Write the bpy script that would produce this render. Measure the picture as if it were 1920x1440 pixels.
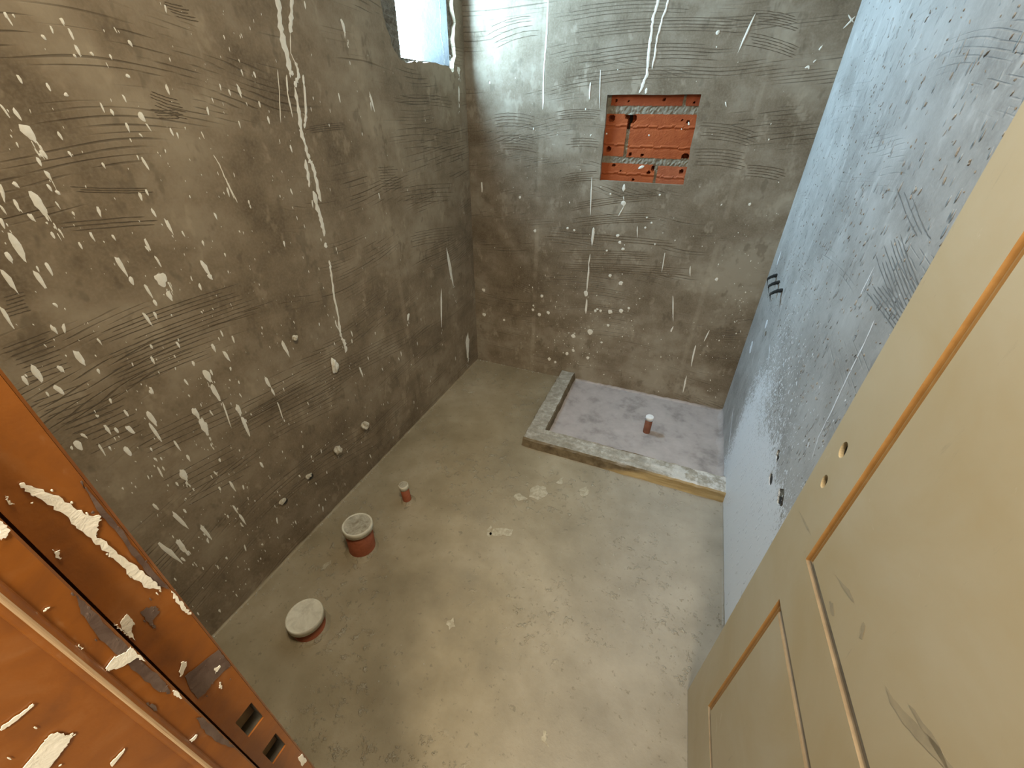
import bpy, bmesh, math, random
from mathutils import Vector, Matrix
from mathutils.geometry import tessellate_polygon

for o in list(bpy.data.objects):
    bpy.data.objects.remove(o, do_unlink=True)
scene = bpy.context.scene
COL = scene.collection
random.seed(11)

# ---------------------------------------------------------------- camera, sky, lights, exposure
cam_data = bpy.data.cameras.new('camera')
cam_data.sensor_width = 36.0
cam_data.lens = 36.0 * 775.62 / 1920.0
cam_data.clip_start = 0.01
camera = bpy.data.objects.new('camera', cam_data)
camera.matrix_world = (Matrix.Translation((1.15945, -2.23907, 1.45)) @ Matrix.Rotation(0.38261, 4, 'Z')
                       @ Matrix.Rotation(0.98777, 4, 'X') @ Matrix.Rotation(0.008, 4, 'Z'))
COL.objects.link(camera)
scene.camera = camera

world = bpy.data.worlds.new('sky')
scene.world = world
world.use_nodes = True
wbg = world.node_tree.nodes['Background']
wbg.inputs['Color'].default_value = (0.50, 0.78, 1.0, 1)
wbg.inputs['Strength'].default_value = 68.0

def area(name, loc, target, sx, sy, watts, col, portal=False):
    l = bpy.data.lights.new(name, 'AREA')
    l.shape = 'RECTANGLE'; l.size = sx; l.size_y = sy; l.energy = watts; l.color = col
    o = bpy.data.objects.new(name, l); COL.objects.link(o)
    o.location = loc
    o.rotation_euler = (Vector(target) - Vector(loc)).to_track_quat('-Z', 'Y').to_euler()
    if portal: l.cycles.is_portal = True
    return o

# soft warm area light added in the hall behind the camera, source unseen
area('hall_fill', (1.5, -4.25, 1.35), (1.2, -2.2, 1.0), 2.2, 1.9, 28.0, (1.0, 0.87, 0.68))
# ceiling lamp of the hall, just outside the doorway
area('hall_lamp', (1.32, -2.85, 2.40), (1.25, -2.5, 0.0), 0.30, 0.30, 28.0, (1.0, 0.86, 0.64))
# unseen ceiling fill added above the doorway side to brighten the bathroom
area('room_fill', (1.06, -2.0, 2.42), (1.06, -1.9, 0.0), 0.30, 0.30, 23.0, (1.0, 0.84, 0.60))
# portal in the bathroom window: only guides the sampling of the sky
area('window_portal', (-0.19, -0.315, 1.98), (1.0, -0.315, 1.98), 0.5, 0.76, 1.0, (1, 1, 1), portal=True)

scene.view_settings.view_transform = 'Standard'
scene.view_settings.look = 'None'
scene.view_settings.gamma = 1.0
scene.view_settings.use_curve_mapping = False
scene.view_settings.exposure = 0.0
scene.cycles.max_bounces = 4
scene.cycles.diffuse_bounces = 3
scene.cycles.glossy_bounces = 2
scene.cycles.caustics_reflective = False
scene.cycles.caustics_refractive = False
scene.cycles.use_light_tree = False

# ---------------------------------------------------------------- traced positions of paint and smears on real surfaces (metres)
SPLAT_LEFT = [(-1.7527,1.4242,-1.7474,1.3868,0.0182),(-1.7471,1.3841,-1.7438,1.3679,0.0058),(-1.7547,1.3863,-1.7523,1.3704,0.0028),(-1.7574,1.3501,-1.755,1.3333,0.0066),(-1.755,1.3333,-1.7557,1.3145,0.0018),(-1.7651,1.3261,-1.7634,1.3127,0.0047),(-1.7569,1.3156,-1.7549,1.3057,0.0058),(-1.7931,1.3167,-1.7908,1.2566,0.0133),(-1.8553,1.2536,-1.8574,1.2047,0.0104),(-1.8746,1.2272,-1.8762,1.2059,0.007),(-1.832,1.1966,-1.833,1.1667,0.0061),(-1.8547,1.1841,-1.854,1.1483,0.0078),(-1.8953,1.2023,-1.8946,1.1537,0.0088),(-1.7183,1.1767,-1.7147,1.131,0.0098),(-1.7103,1.1284,-1.7115,1.1085,0.0087),(-1.6532,1.1197,-1.6499,1.073,0.0235),(-1.6522,1.0738,-1.6494,1.0476,0.0113),(-1.8147,1.2827,-1.8122,1.2668,0.0063),(-1.8102,1.336,-1.8068,1.3249,0.0065),(-1.8292,1.3331,-1.8361,1.3066,0.0056),(-1.8447,1.3025,-1.8444,1.2842,0.0032),(-1.8552,1.2816,-1.8578,1.2636,0.0045),(-1.5477,1.4431,-1.5431,1.4244,0.0112),(-1.5429,1.4224,-1.5379,1.4061,0.0038),(-1.7073,1.4121,-1.7058,1.3979,0.0048),(-1.6598,1.3557,-1.6581,1.3426,0.0043),(-1.5867,1.2303,-1.5831,1.1925,0.0078),(-1.7397,1.2336,-1.739,1.2127,0.005),(-1.7038,1.2191,-1.7024,1.2063,0.0043),(-1.6423,1.1577,-1.6399,1.1301,0.0049),(-1.7679,1.4545,-1.7648,1.4325,0.0035),(-1.9272,1.1391,-1.9304,1.0932,0.0053),(-1.6909,1.1004,-1.6872,1.0657,0.0071),(-1.6883,1.0634,-1.6861,1.0461,0.0073),(-1.7214,1.0435,-1.7158,1.0076,0.0071),(-1.5442,1.1177,-1.537,1.0785,0.0115),(-1.5399,1.0823,-1.5357,1.0634,0.0102),(-1.8705,1.0162,-1.8684,0.9779,0.0104),(-1.9431,1.019,-1.9425,0.9752,0.0108),(-1.9075,0.9994,-1.9051,0.9796,0.0082),(-1.9315,0.9631,-1.9255,0.9375,0.0093),(-1.6521,0.8451,-1.6484,0.7858,0.0169),(-1.6505,0.7963,-1.6493,0.7317,0.0116),(-1.6439,0.7282,-1.6521,0.6351,0.0046),(-1.7214,0.7581,-1.716,0.7091,0.0133),(-1.7165,0.7191,-1.7174,0.6364,0.0151),(-1.6111,0.6962,-1.6105,0.6421,0.0143),(-1.6115,0.6491,-1.6116,0.5711,0.0114),(-1.8155,0.8113,-1.8121,0.764,0.0103),(-1.8246,0.7855,-1.8209,0.711,0.0068),(-1.867,0.8054,-1.8609,0.777,0.0098),(-1.8926,0.7577,-1.8898,0.7271,0.0106),(-1.958,0.8344,-1.9583,0.8045,0.0108),(-1.8196,0.614,-1.818,0.5511,0.015),(-1.5848,0.8717,-1.5764,0.83,0.009),(-1.8809,1.0795,-1.8784,1.0591,0.0064),(-1.8244,1.0238,-1.8234,1.006,0.0041),(-1.7842,0.8695,-1.7842,0.8468,0.0057),(-1.8567,1.12,-1.854,1.1074,0.0047),(-1.6048,0.9055,-1.604,0.8729,0.0072),(-1.7974,0.7012,-1.7953,0.6628,0.0049),(-1.8586,0.66,-1.8601,0.6197,0.0046),(-1.9284,0.7991,-1.9304,0.7624,0.0038),(-1.3968,0.8126,-1.3887,0.7499,0.0116),(-1.4948,0.7263,-1.4891,0.6812,0.0106),(-1.4891,0.6812,-1.4855,0.6509,0.0072),(-1.4844,0.6305,-1.4886,0.5465,0.0048),(-0.1328,0.2615,-0.1462,0.0098,0.0442),(-0.302,0.8272,-0.2523,0.5587,0.0271),(-1.0903,0.5394,-1.0817,0.4862,0.0085),(-1.7482,0.3939,-1.7446,0.3407,0.0059),(-1.7445,0.3459,-1.7401,0.2868,0.0077),(-1.7246,0.4795,-1.7219,0.4261,0.0074),(-1.617,0.4632,-1.6137,0.4331,0.0083),(-0.7051,0.632,-0.7245,0.5868,0.018),(-0.3944,0.646,-0.4349,0.3762,0.0171),(-0.8359,1.6919,-0.8277,1.6389,0.0133),(-0.7525,1.5048,-0.7383,1.4474,0.0093),(-0.069,1.6232,-0.0632,1.5872,0.0321),(-0.0742,1.5454,-0.0796,1.4645,0.0136),(0.0331,0.8017,0.0544,0.7169,0.0525),(-0.9833,1.7128,-0.9846,1.6919,0.0064),(-1.696,1.5861,-1.6968,1.5763,0.0048),(-1.6867,1.5853,-1.6855,1.5792,0.0036),(-1.6162,1.5893,-1.616,1.578,0.0057),(-1.658,1.5602,-1.6554,1.553,0.0061),(-1.5113,1.5682,-1.5082,1.5573,0.0074),(-1.5922,1.5419,-1.5879,1.5356,0.0057),(-1.6221,1.536,-1.6199,1.5297,0.0043),(-1.6666,1.4736,-1.6626,1.4679,0.0076),(-1.5428,1.5086,-1.537,1.5035,0.0074),(-1.6001,1.4476,-1.5984,1.4365,0.0057),(-1.5655,1.4039,-1.5605,1.3957,0.0039),(-1.4233,1.4026,-1.4213,1.3878,0.0037),(-1.4009,1.2958,-1.3956,1.2426,0.0041),(-1.8859,0.5128,-1.8758,0.4314,0.0097),(-1.9115,0.4273,-1.9095,0.3234,0.0122),(-1.9463,0.448,-1.9329,0.3431,0.0116),(-1.8478,0.41,-1.843,0.3405,0.0105)]
DRIP_LEFT = [([(-1.0722,1.7308),(-1.083,1.6972),(-1.096,1.6382),(-1.0956,1.5946),(-1.095,1.5441),(-1.0916,1.5319)],0.0155),([(-1.0221,1.7288),(-1.0319,1.7019),(-1.0455,1.6696),(-1.0635,1.6306)],0.0121),([(-1.0635,1.6306),(-1.0784,1.5842),(-1.0705,1.563)],0.003),([(-1.0691,1.5668),(-1.0657,1.5372),(-1.08,1.5199),(-1.0912,1.5054)],0.0093),([(-1.0912,1.5054),(-1.0981,1.4463),(-1.1081,1.3889),(-1.1029,1.3486),(-1.1026,1.3176)],0.0107),([(-1.0494,1.5368),(-1.0558,1.5068),(-1.0686,1.4464),(-1.0789,1.4231),(-1.0926,1.4024)],0.0071),([(-1.1125,1.5332),(-1.1244,1.4902),(-1.1264,1.4303)],0.005),([(-1.1177,1.3188),(-1.1202,1.2799),(-1.1272,1.2404)],0.011),([(-1.1026,1.3176),(-1.0923,1.3017),(-1.0929,1.2456),(-1.0943,1.1921)],0.0138),([(-1.1155,1.2278),(-1.1125,1.1599),(-1.11,1.1234),(-1.1133,1.0834)],0.0142),([(-1.1177,1.0628),(-1.1162,1.0441)],0.0097),([(-1.1172,1.0012),(-1.1193,0.9787),(-1.1236,0.9408),(-1.1351,0.8631),(-1.1358,0.7992),(-1.1456,0.741),(-1.1467,0.7093)],0.0092),([(-1.1467,0.7093),(-1.1366,0.6739),(-1.1444,0.6392)],0.0134),([(-1.412,1.3523),(-1.4046,1.3274),(-1.4029,1.3023),(-1.3985,1.2826),(-1.3905,1.2351)],0.0029),([(-1.1405,1.5436),(-1.1533,1.4943),(-1.1762,1.4176)],0.0026)]
SPLAT_BACK = [(1.2241,1.7547,1.1968,1.6444,0.0081),(0.6621,1.6086,0.6759,1.4597,0.0036),(0.6226,1.5621,0.6256,1.4917,0.0073),(0.6736,1.18,0.6859,1.0,0.0059),(0.7073,0.9599,0.7113,0.8517,0.0141),(0.7071,0.8118,0.7032,0.7417,0.0064),(0.7065,0.7656,0.7106,0.59,0.009),(0.7029,0.6046,0.7096,0.5707,0.0215),(0.7147,0.5522,0.7186,0.4574,0.0124),(1.1643,0.6586,1.1952,0.5122,0.0066),(1.2135,0.8113,1.2257,0.7584,0.0062),(1.3393,0.3956,1.346,0.2476,0.0082),(1.3373,0.1849,1.3427,0.0823,0.0086),(1.0823,0.8652,1.0867,0.7649,0.0052),(0.9275,0.9719,0.9361,0.9209,0.0052),(0.8327,1.1581,0.8352,1.1252,0.0128),(1.4512,1.6009,1.4587,1.5896,0.006),(1.4642,1.6086,1.4713,1.6179,0.006),(1.5251,1.7414,1.5492,1.7203,0.005),(1.5489,1.7374,1.5238,1.7026,0.0057),(1.4704,1.6444,1.4768,1.6596,0.0059),(1.4429,1.5947,1.4571,1.5992,0.0072),(0.0707,1.1305,0.0719,1.0774,0.0098),(-0.0127,0.9743,-0.0133,0.9016,0.0086),(0.8496,1.0657,0.8262,1.0115,0.0066),(0.8382,1.1062,0.8437,1.0872,0.0051),(1.1986,0.4427,1.2029,0.4757,0.0084),(1.1941,1.4897,1.203,1.4715,0.0056),(1.3744,0.4191,1.3847,0.4846,0.0069),(0.8412,1.0864,0.8447,1.0636,0.0232),(0.8358,0.9273,0.8382,0.9108,0.0162),(0.8516,0.8942,0.8541,0.8775,0.0162),(0.8726,0.864,0.8752,0.847,0.0163),(0.8264,0.7168,0.8289,0.6985,0.0173),(0.8882,0.6869,0.8919,0.6624,0.0227),(0.7531,0.3755,0.7571,0.3394,0.032),(0.6569,0.3251,0.6596,0.2953,0.0266),(0.8542,0.5143,0.8579,0.4875,0.024),(0.9146,0.5308,0.9186,0.5045,0.0235),(0.7701,0.5015,0.7721,0.4846,0.0154),(0.8004,0.5066,0.8025,0.4897,0.0152),(0.4336,0.4224,0.4346,0.4004,0.0206),(0.4904,0.446,0.4916,0.4244,0.0203),(0.3913,0.4449,0.392,0.4266,0.0174),(0.445,0.5419,0.4458,0.5245,0.0167),(1.3482,0.7677,1.3528,0.7501,0.0152),(1.3944,1.1169,1.3984,1.1032,0.0124),(0.3869,0.9082,0.3875,0.8928,0.0161),(0.5691,0.9376,0.5702,0.9251,0.0129),(0.6077,0.9303,0.6089,0.9178,0.0128),(0.6276,0.1932,0.6296,0.1695,0.0207),(0.5158,0.13,0.5172,0.1054,0.0216),(0.6662,0.2221,0.668,0.2028,0.017),(0.7603,0.1918,0.7629,0.1685,0.02),(1.1067,1.7171,1.1102,1.7036,0.0149),(0.8345,1.1468,0.8368,1.132,0.0152),(1.0261,0.901,1.028,0.8912,0.0091),(0.7091,0.9444,0.7104,0.9333,0.0111),(0.792,0.844,0.7936,0.8325,0.0113),(0.9649,1.0231,0.9668,1.0129,0.0101),(0.992,1.0006,0.9939,0.9902,0.01),(0.9658,0.9756,0.9677,0.9651,0.0102),(0.7741,1.1168,0.7755,1.1067,0.0104),(1.0051,1.1268,1.007,1.1171,0.0096),(0.2958,1.0721,0.296,1.0583,0.0153),(0.0609,0.3585,0.0601,0.3348,0.0229),(0.0627,0.5238,0.062,0.5018,0.0222),(0.1997,0.3417,0.1996,0.3262,0.0148),(0.8539,0.4264,0.8563,0.4091,0.0153),(0.5563,0.1125,0.5576,0.0936,0.0165),(0.7813,0.5115,0.7829,0.498,0.0124),(0.9532,0.5478,0.9557,0.5322,0.0138),(0.8315,0.3093,0.8334,0.2947,0.0127),(0.3939,0.4694,0.3943,0.4586,0.0104)]
DRIP_BACK = [([(0.8682,1.8562),(0.8656,1.818),(0.8557,1.763),(0.8558,1.707),(0.8583,1.6471),(0.8631,1.5848),(0.8538,1.5501),(0.8436,1.5183)],0.0109),([(0.9058,1.8463),(0.9042,1.8158),(0.891,1.7613),(0.8825,1.6993),(0.8828,1.6534),(0.882,1.6007)],0.0075),([(0.8718,1.5369),(0.871,1.5163)],0.009),([(0.4098,1.8438),(0.408,1.7038),(0.4029,1.6099),(0.4055,1.4583)],0.0065)]
DRIP_RIGHT = [([(-1.2501,1.1029),(-1.2583,1.0561),(-1.2598,0.9751),(-1.2688,0.8875),(-1.2715,0.8108),(-1.2942,0.7588)],0.0071),([(-0.105,0.9504),(-0.121,0.8848)],0.0244),([(-0.1782,0.5432),(-0.187,0.4841)],0.0529),([(-0.3254,0.7151),(-0.3198,0.6753)],0.0394),([(-0.509,0.6893),(-0.5841,0.6493)],0.0109),([(-0.2651,0.2088),(-0.4862,0.1078),(-0.6261,0.0463)],0.0236),([(-1.1265,1.1031),(-1.1301,1.1767)],0.0046)]
JAMB_PAINT = [[(-2.1998,1.3044),(-2.1977,1.2997),(-2.1941,1.2902),(-2.1918,1.279),(-2.19,1.2707),(-2.1858,1.265),(-2.189,1.2608),(-2.1923,1.2566),(-2.1911,1.2472),(-2.1898,1.2356),(-2.1878,1.2181),(-2.1862,1.2046),(-2.186,1.1942),(-2.1902,1.2026),(-2.1922,1.2181),(-2.1929,1.2348),(-2.1935,1.2442),(-2.1942,1.2568),(-2.1956,1.2687),(-2.1965,1.2809),(-2.1984,1.292),(-2.2006,1.2998)],[(-2.1824,1.1872),(-2.1811,1.1782),(-2.1808,1.1664),(-2.1816,1.1576),(-2.1837,1.164),(-2.1842,1.1768)],[(-2.2083,1.1957),(-2.2042,1.1976),(-2.2046,1.189),(-2.2075,1.1848),(-2.2095,1.1758),(-2.2108,1.1809),(-2.2109,1.1882)],[(-2.2131,1.1986),(-2.2128,1.192),(-2.2133,1.1847),(-2.2152,1.1858),(-2.2149,1.1929)],[(-2.1906,1.0963),(-2.1873,1.0915),(-2.192,1.0897)],[(-2.2017,1.1286),(-2.1994,1.1252),(-2.2045,1.1187),(-2.2067,1.1188)],[(-2.194,1.0776),(-2.1929,1.0769),(-2.1948,1.0701),(-2.1957,1.0723)],[(-2.2061,1.3026),(-2.2056,1.3014),(-2.2062,1.2973),(-2.2069,1.2974)],[(-2.2073,1.264),(-2.2063,1.2617),(-2.2072,1.2571),(-2.2081,1.2579)],[(-2.1864,0.8787),(-2.1817,0.8754),(-2.1827,0.8553),(-2.1881,0.8574)]]
JAMB_GREY = [[(-2.205,1.1149),(-2.1929,1.1109),(-2.1826,1.1072),(-2.1824,1.0948),(-2.1824,1.0813),(-2.1893,1.0834),(-2.1966,1.084),(-2.2028,1.0825),(-2.2081,1.0848),(-2.2072,1.101)],[(-2.1997,1.1907),(-2.1958,1.1902),(-2.1925,1.1857),(-2.1933,1.1794),(-2.1979,1.1786),(-2.1996,1.1698),(-2.2004,1.1767)],[(-2.1838,1.2886),(-2.1833,1.2822),(-2.1829,1.2535),(-2.1832,1.2268),(-2.1829,1.2012),(-2.1827,1.1882),(-2.1852,1.196),(-2.1863,1.2148),(-2.1857,1.2353),(-2.1854,1.2565),(-2.1855,1.2699)]]
STOP_PAINT = [[(-2.2127,1.3025),(-2.2125,1.2987),(-2.2129,1.2937),(-2.2162,1.2921),(-2.218,1.2919)],[(-2.2135,1.1877),(-2.2125,1.1816),(-2.2138,1.1696),(-2.2154,1.1772),(-2.2224,1.1806),(-2.2293,1.1858),(-2.2287,1.1883),(-2.2214,1.1903),(-2.2167,1.1867)],[(-2.2306,1.2148),(-2.2278,1.2147),(-2.2277,1.2111),(-2.23,1.2123)],[(-2.2246,1.2475),(-2.2231,1.2464),(-2.2256,1.2464)],[(-2.2298,1.0774),(-2.2221,1.0746),(-2.224,1.0721),(-2.2303,1.0737)],[(-2.2152,1.1299),(-2.2127,1.1276),(-2.2145,1.117),(-2.2158,1.1222)]]
STOP_GREY = [[(-2.2144,1.2426),(-2.2138,1.2342),(-2.2148,1.2027),(-2.2151,1.1712),(-2.2146,1.1405),(-2.2167,1.1296),(-2.2195,1.1407),(-2.2197,1.1676),(-2.22,1.1916),(-2.2195,1.2119),(-2.2178,1.2307)],[(-2.2168,1.0897),(-2.2123,1.0816),(-2.2124,1.0452),(-2.2136,1.0196),(-2.2178,1.0431),(-2.219,1.0658)],[(-2.2267,1.141),(-2.2247,1.1326),(-2.2262,1.1256),(-2.2275,1.1335)]]
FACE_PAINT = [[(-2.2703,1.1623),(-2.2615,1.1681),(-2.2566,1.1713),(-2.254,1.1688),(-2.2536,1.163),(-2.2514,1.161),(-2.2549,1.1569),(-2.2584,1.1546),(-2.263,1.1517),(-2.2664,1.1495)],[(-2.2619,1.1974),(-2.2563,1.198),(-2.2506,1.1986),(-2.2516,1.197),(-2.2585,1.1952),(-2.2628,1.1955)],[(-2.2536,1.1171),(-2.2458,1.1197),(-2.247,1.1178),(-2.2543,1.1134)]]
FLOOR_SMEAR = [[(0.1541,-1.6573),(0.1492,-1.6354),(0.1611,-1.6086),(0.1693,-1.632),(0.1647,-1.6576)],[(0.1139,-0.3973),(0.1302,-0.3715),(0.1597,-0.3718),(0.1433,-0.3974)],[(0.6803,-1.2433),(0.7089,-1.2257),(0.757,-1.2144),(0.7606,-1.2464),(0.7153,-1.2679),(0.6779,-1.2751)],[(0.7478,-0.9828),(0.7709,-0.9451),(0.8117,-0.9423),(0.8301,-0.9829),(0.8001,-1.0287),(0.7585,-1.026)],[(0.954,-0.8973),(0.9834,-0.8641),(1.0023,-0.9014),(0.9807,-0.9339)],[(0.657,-1.2614),(0.6623,-1.2306),(0.6828,-1.2647),(0.6751,-1.2845)],[(1.0852,-1.8014),(1.102,-1.8048),(1.0989,-1.8237),(1.1133,-1.8302),(1.09,-1.8249)],[(0.6879,-1.6428),(0.702,-1.6236),(0.7231,-1.6472),(0.7092,-1.6659)],[(0.6918,-1.047),(0.7129,-1.0213),(0.7573,-1.0365),(0.723,-1.0671)],[(0.8439,-0.8969),(0.8714,-0.849),(0.8717,-0.9033)]]
BRICK_SPLAT = [(0.9108,1.2396,0.8835,1.2272,0.0118),(0.9129,1.3601,0.9071,1.3662,0.0062),(1.0721,1.4036,1.0672,1.4154,0.0083),(0.7185,1.3622,0.7152,1.3686,0.0071),(1.0452,1.3853,1.0434,1.3933,0.0043)]
WHITE_ZONE = [(-0.7243,0.0074),(-0.5239,0.1229),(-0.5608,0.3396),(-0.6301,0.5363),(-0.9204,0.6023),(-1.0637,0.5829),(-1.2037,0.6033),(-1.3206,0.6012),(-1.3299,0.4357)]
SILL = [(-0.5289,1.6193),(-0.1149,1.6259),(-0.5356,1.7831),(-0.0912,1.8528),(-0.614,1.7569),(-0.6124,1.7288),(-0.5921,1.6876),(-0.5787,1.6512),(-0.5368,1.6155),(-0.5038,1.6049),(-0.3867,1.6171),(-0.1426,1.6084)]
DOOR_SCUFF = [[(0.349,0.9122),(0.3633,0.9177),(0.3842,0.9316),(0.4113,0.953),(0.4366,0.9654),(0.4337,0.9541),(0.4131,0.9379),(0.3871,0.919),(0.3654,0.9093)],[(0.2115,0.8501),(0.2194,0.8595),(0.2356,0.8527),(0.2303,0.8473)],[(0.2855,0.8924),(0.2748,0.9113),(0.2805,0.9129),(0.2902,0.8977)],[(0.3767,0.9375),(0.3838,0.9441),(0.4194,0.9594),(0.4349,0.9588),(0.4331,0.9547),(0.4163,0.9489)],[(0.1874,0.8834),(0.2267,0.9052),(0.2471,0.9069),(0.2271,0.8968)],[(0.0226,0.837),(0.0716,0.8511),(0.0971,0.8545),(0.0663,0.8447)]]
SCRATCH_RIGHT = [[(-1.1052,1.1968),(-1.1556,1.1831),(-1.2042,1.1724),(-1.2443,1.1632),(-1.2806,1.1553),(-1.3128,1.1488),(-1.3434,1.1435)],[(-1.1524,1.1952),(-1.1867,1.1854),(-1.2206,1.1776),(-1.2503,1.1711),(-1.2778,1.1644),(-1.3028,1.1594),(-1.3263,1.1549)],[(-1.1677,1.2005),(-1.2017,1.192),(-1.2321,1.1841),(-1.2588,1.1773),(-1.2851,1.1715),(-1.3081,1.1661),(-1.3317,1.1623)],[(-1.1267,1.2214),(-1.1732,1.2085),(-1.2162,1.1977),(-1.2523,1.1876),(-1.2871,1.1796),(-1.3178,1.1723),(-1.3457,1.1667)],[(-1.1839,1.2144),(-1.2241,1.2042),(-1.2571,1.1948),(-1.2887,1.1868),(-1.3175,1.1799),(-1.3458,1.1749),(-1.3695,1.1702)],[(-1.1481,1.2357),(-1.1942,1.2211),(-1.2373,1.2092),(-1.2744,1.199),(-1.3093,1.1905),(-1.341,1.1829),(-1.3683,1.1776)],[(-1.1586,1.2419),(-1.2043,1.2273),(-1.2486,1.2153),(-1.2846,1.2045),(-1.3186,1.1957),(-1.3507,1.1889),(-1.3775,1.1825)],[(-1.1777,1.2441),(-1.2161,1.2332),(-1.2504,1.2233),(-1.2795,1.214),(-1.3076,1.2062),(-1.3345,1.1995),(-1.3594,1.1944)],[(-1.1754,1.2543),(-1.2209,1.2396),(-1.2604,1.2277),(-1.299,1.2175),(-1.3317,1.2088),(-1.3613,1.2013),(-1.3879,1.1951)],[(-1.1508,1.1273),(-1.1905,1.1272),(-1.2239,1.1259),(-1.2582,1.1257),(-1.2893,1.125),(-1.3185,1.1241),(-1.3457,1.123)],[(-1.1882,1.136),(-1.2185,1.1352),(-1.2496,1.1345),(-1.279,1.1334),(-1.3037,1.132),(-1.3313,1.1315),(-1.3564,1.1307)],[(-1.1681,1.1459),(-1.2067,1.1443),(-1.2434,1.1424),(-1.2773,1.1413),(-1.3089,1.1403),(-1.3386,1.1389),(-1.3677,1.1378)],[(-1.1902,1.1525),(-1.224,1.1514),(-1.2548,1.1502),(-1.2812,1.1484),(-1.3098,1.1476),(-1.334,1.1456),(-1.3595,1.1456)],[(-1.2086,1.1606),(-1.2384,1.1584),(-1.2695,1.1577),(-1.2958,1.1552),(-1.324,1.1545),(-1.3485,1.1526),(-1.3726,1.1521)],[(-1.2337,1.1665),(-1.2627,1.165),(-1.2894,1.1631),(-1.3147,1.1619),(-1.3402,1.1606),(-1.3642,1.159),(-1.3862,1.1582)],[(-1.058,1.3207),(-1.0984,1.3076),(-1.1353,1.2955),(-1.1688,1.2859),(-1.2002,1.2782),(-1.2262,1.2715),(-1.2497,1.266)],[(-1.1005,1.3203),(-1.1356,1.3092),(-1.1651,1.2994),(-1.1944,1.2909),(-1.2196,1.2837),(-1.2416,1.2773),(-1.2646,1.2726)],[(-1.1535,1.316),(-1.1845,1.3057),(-1.2129,1.2961),(-1.2379,1.2885),(-1.2614,1.2822),(-1.2818,1.2769),(-1.3037,1.2727)]]
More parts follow.
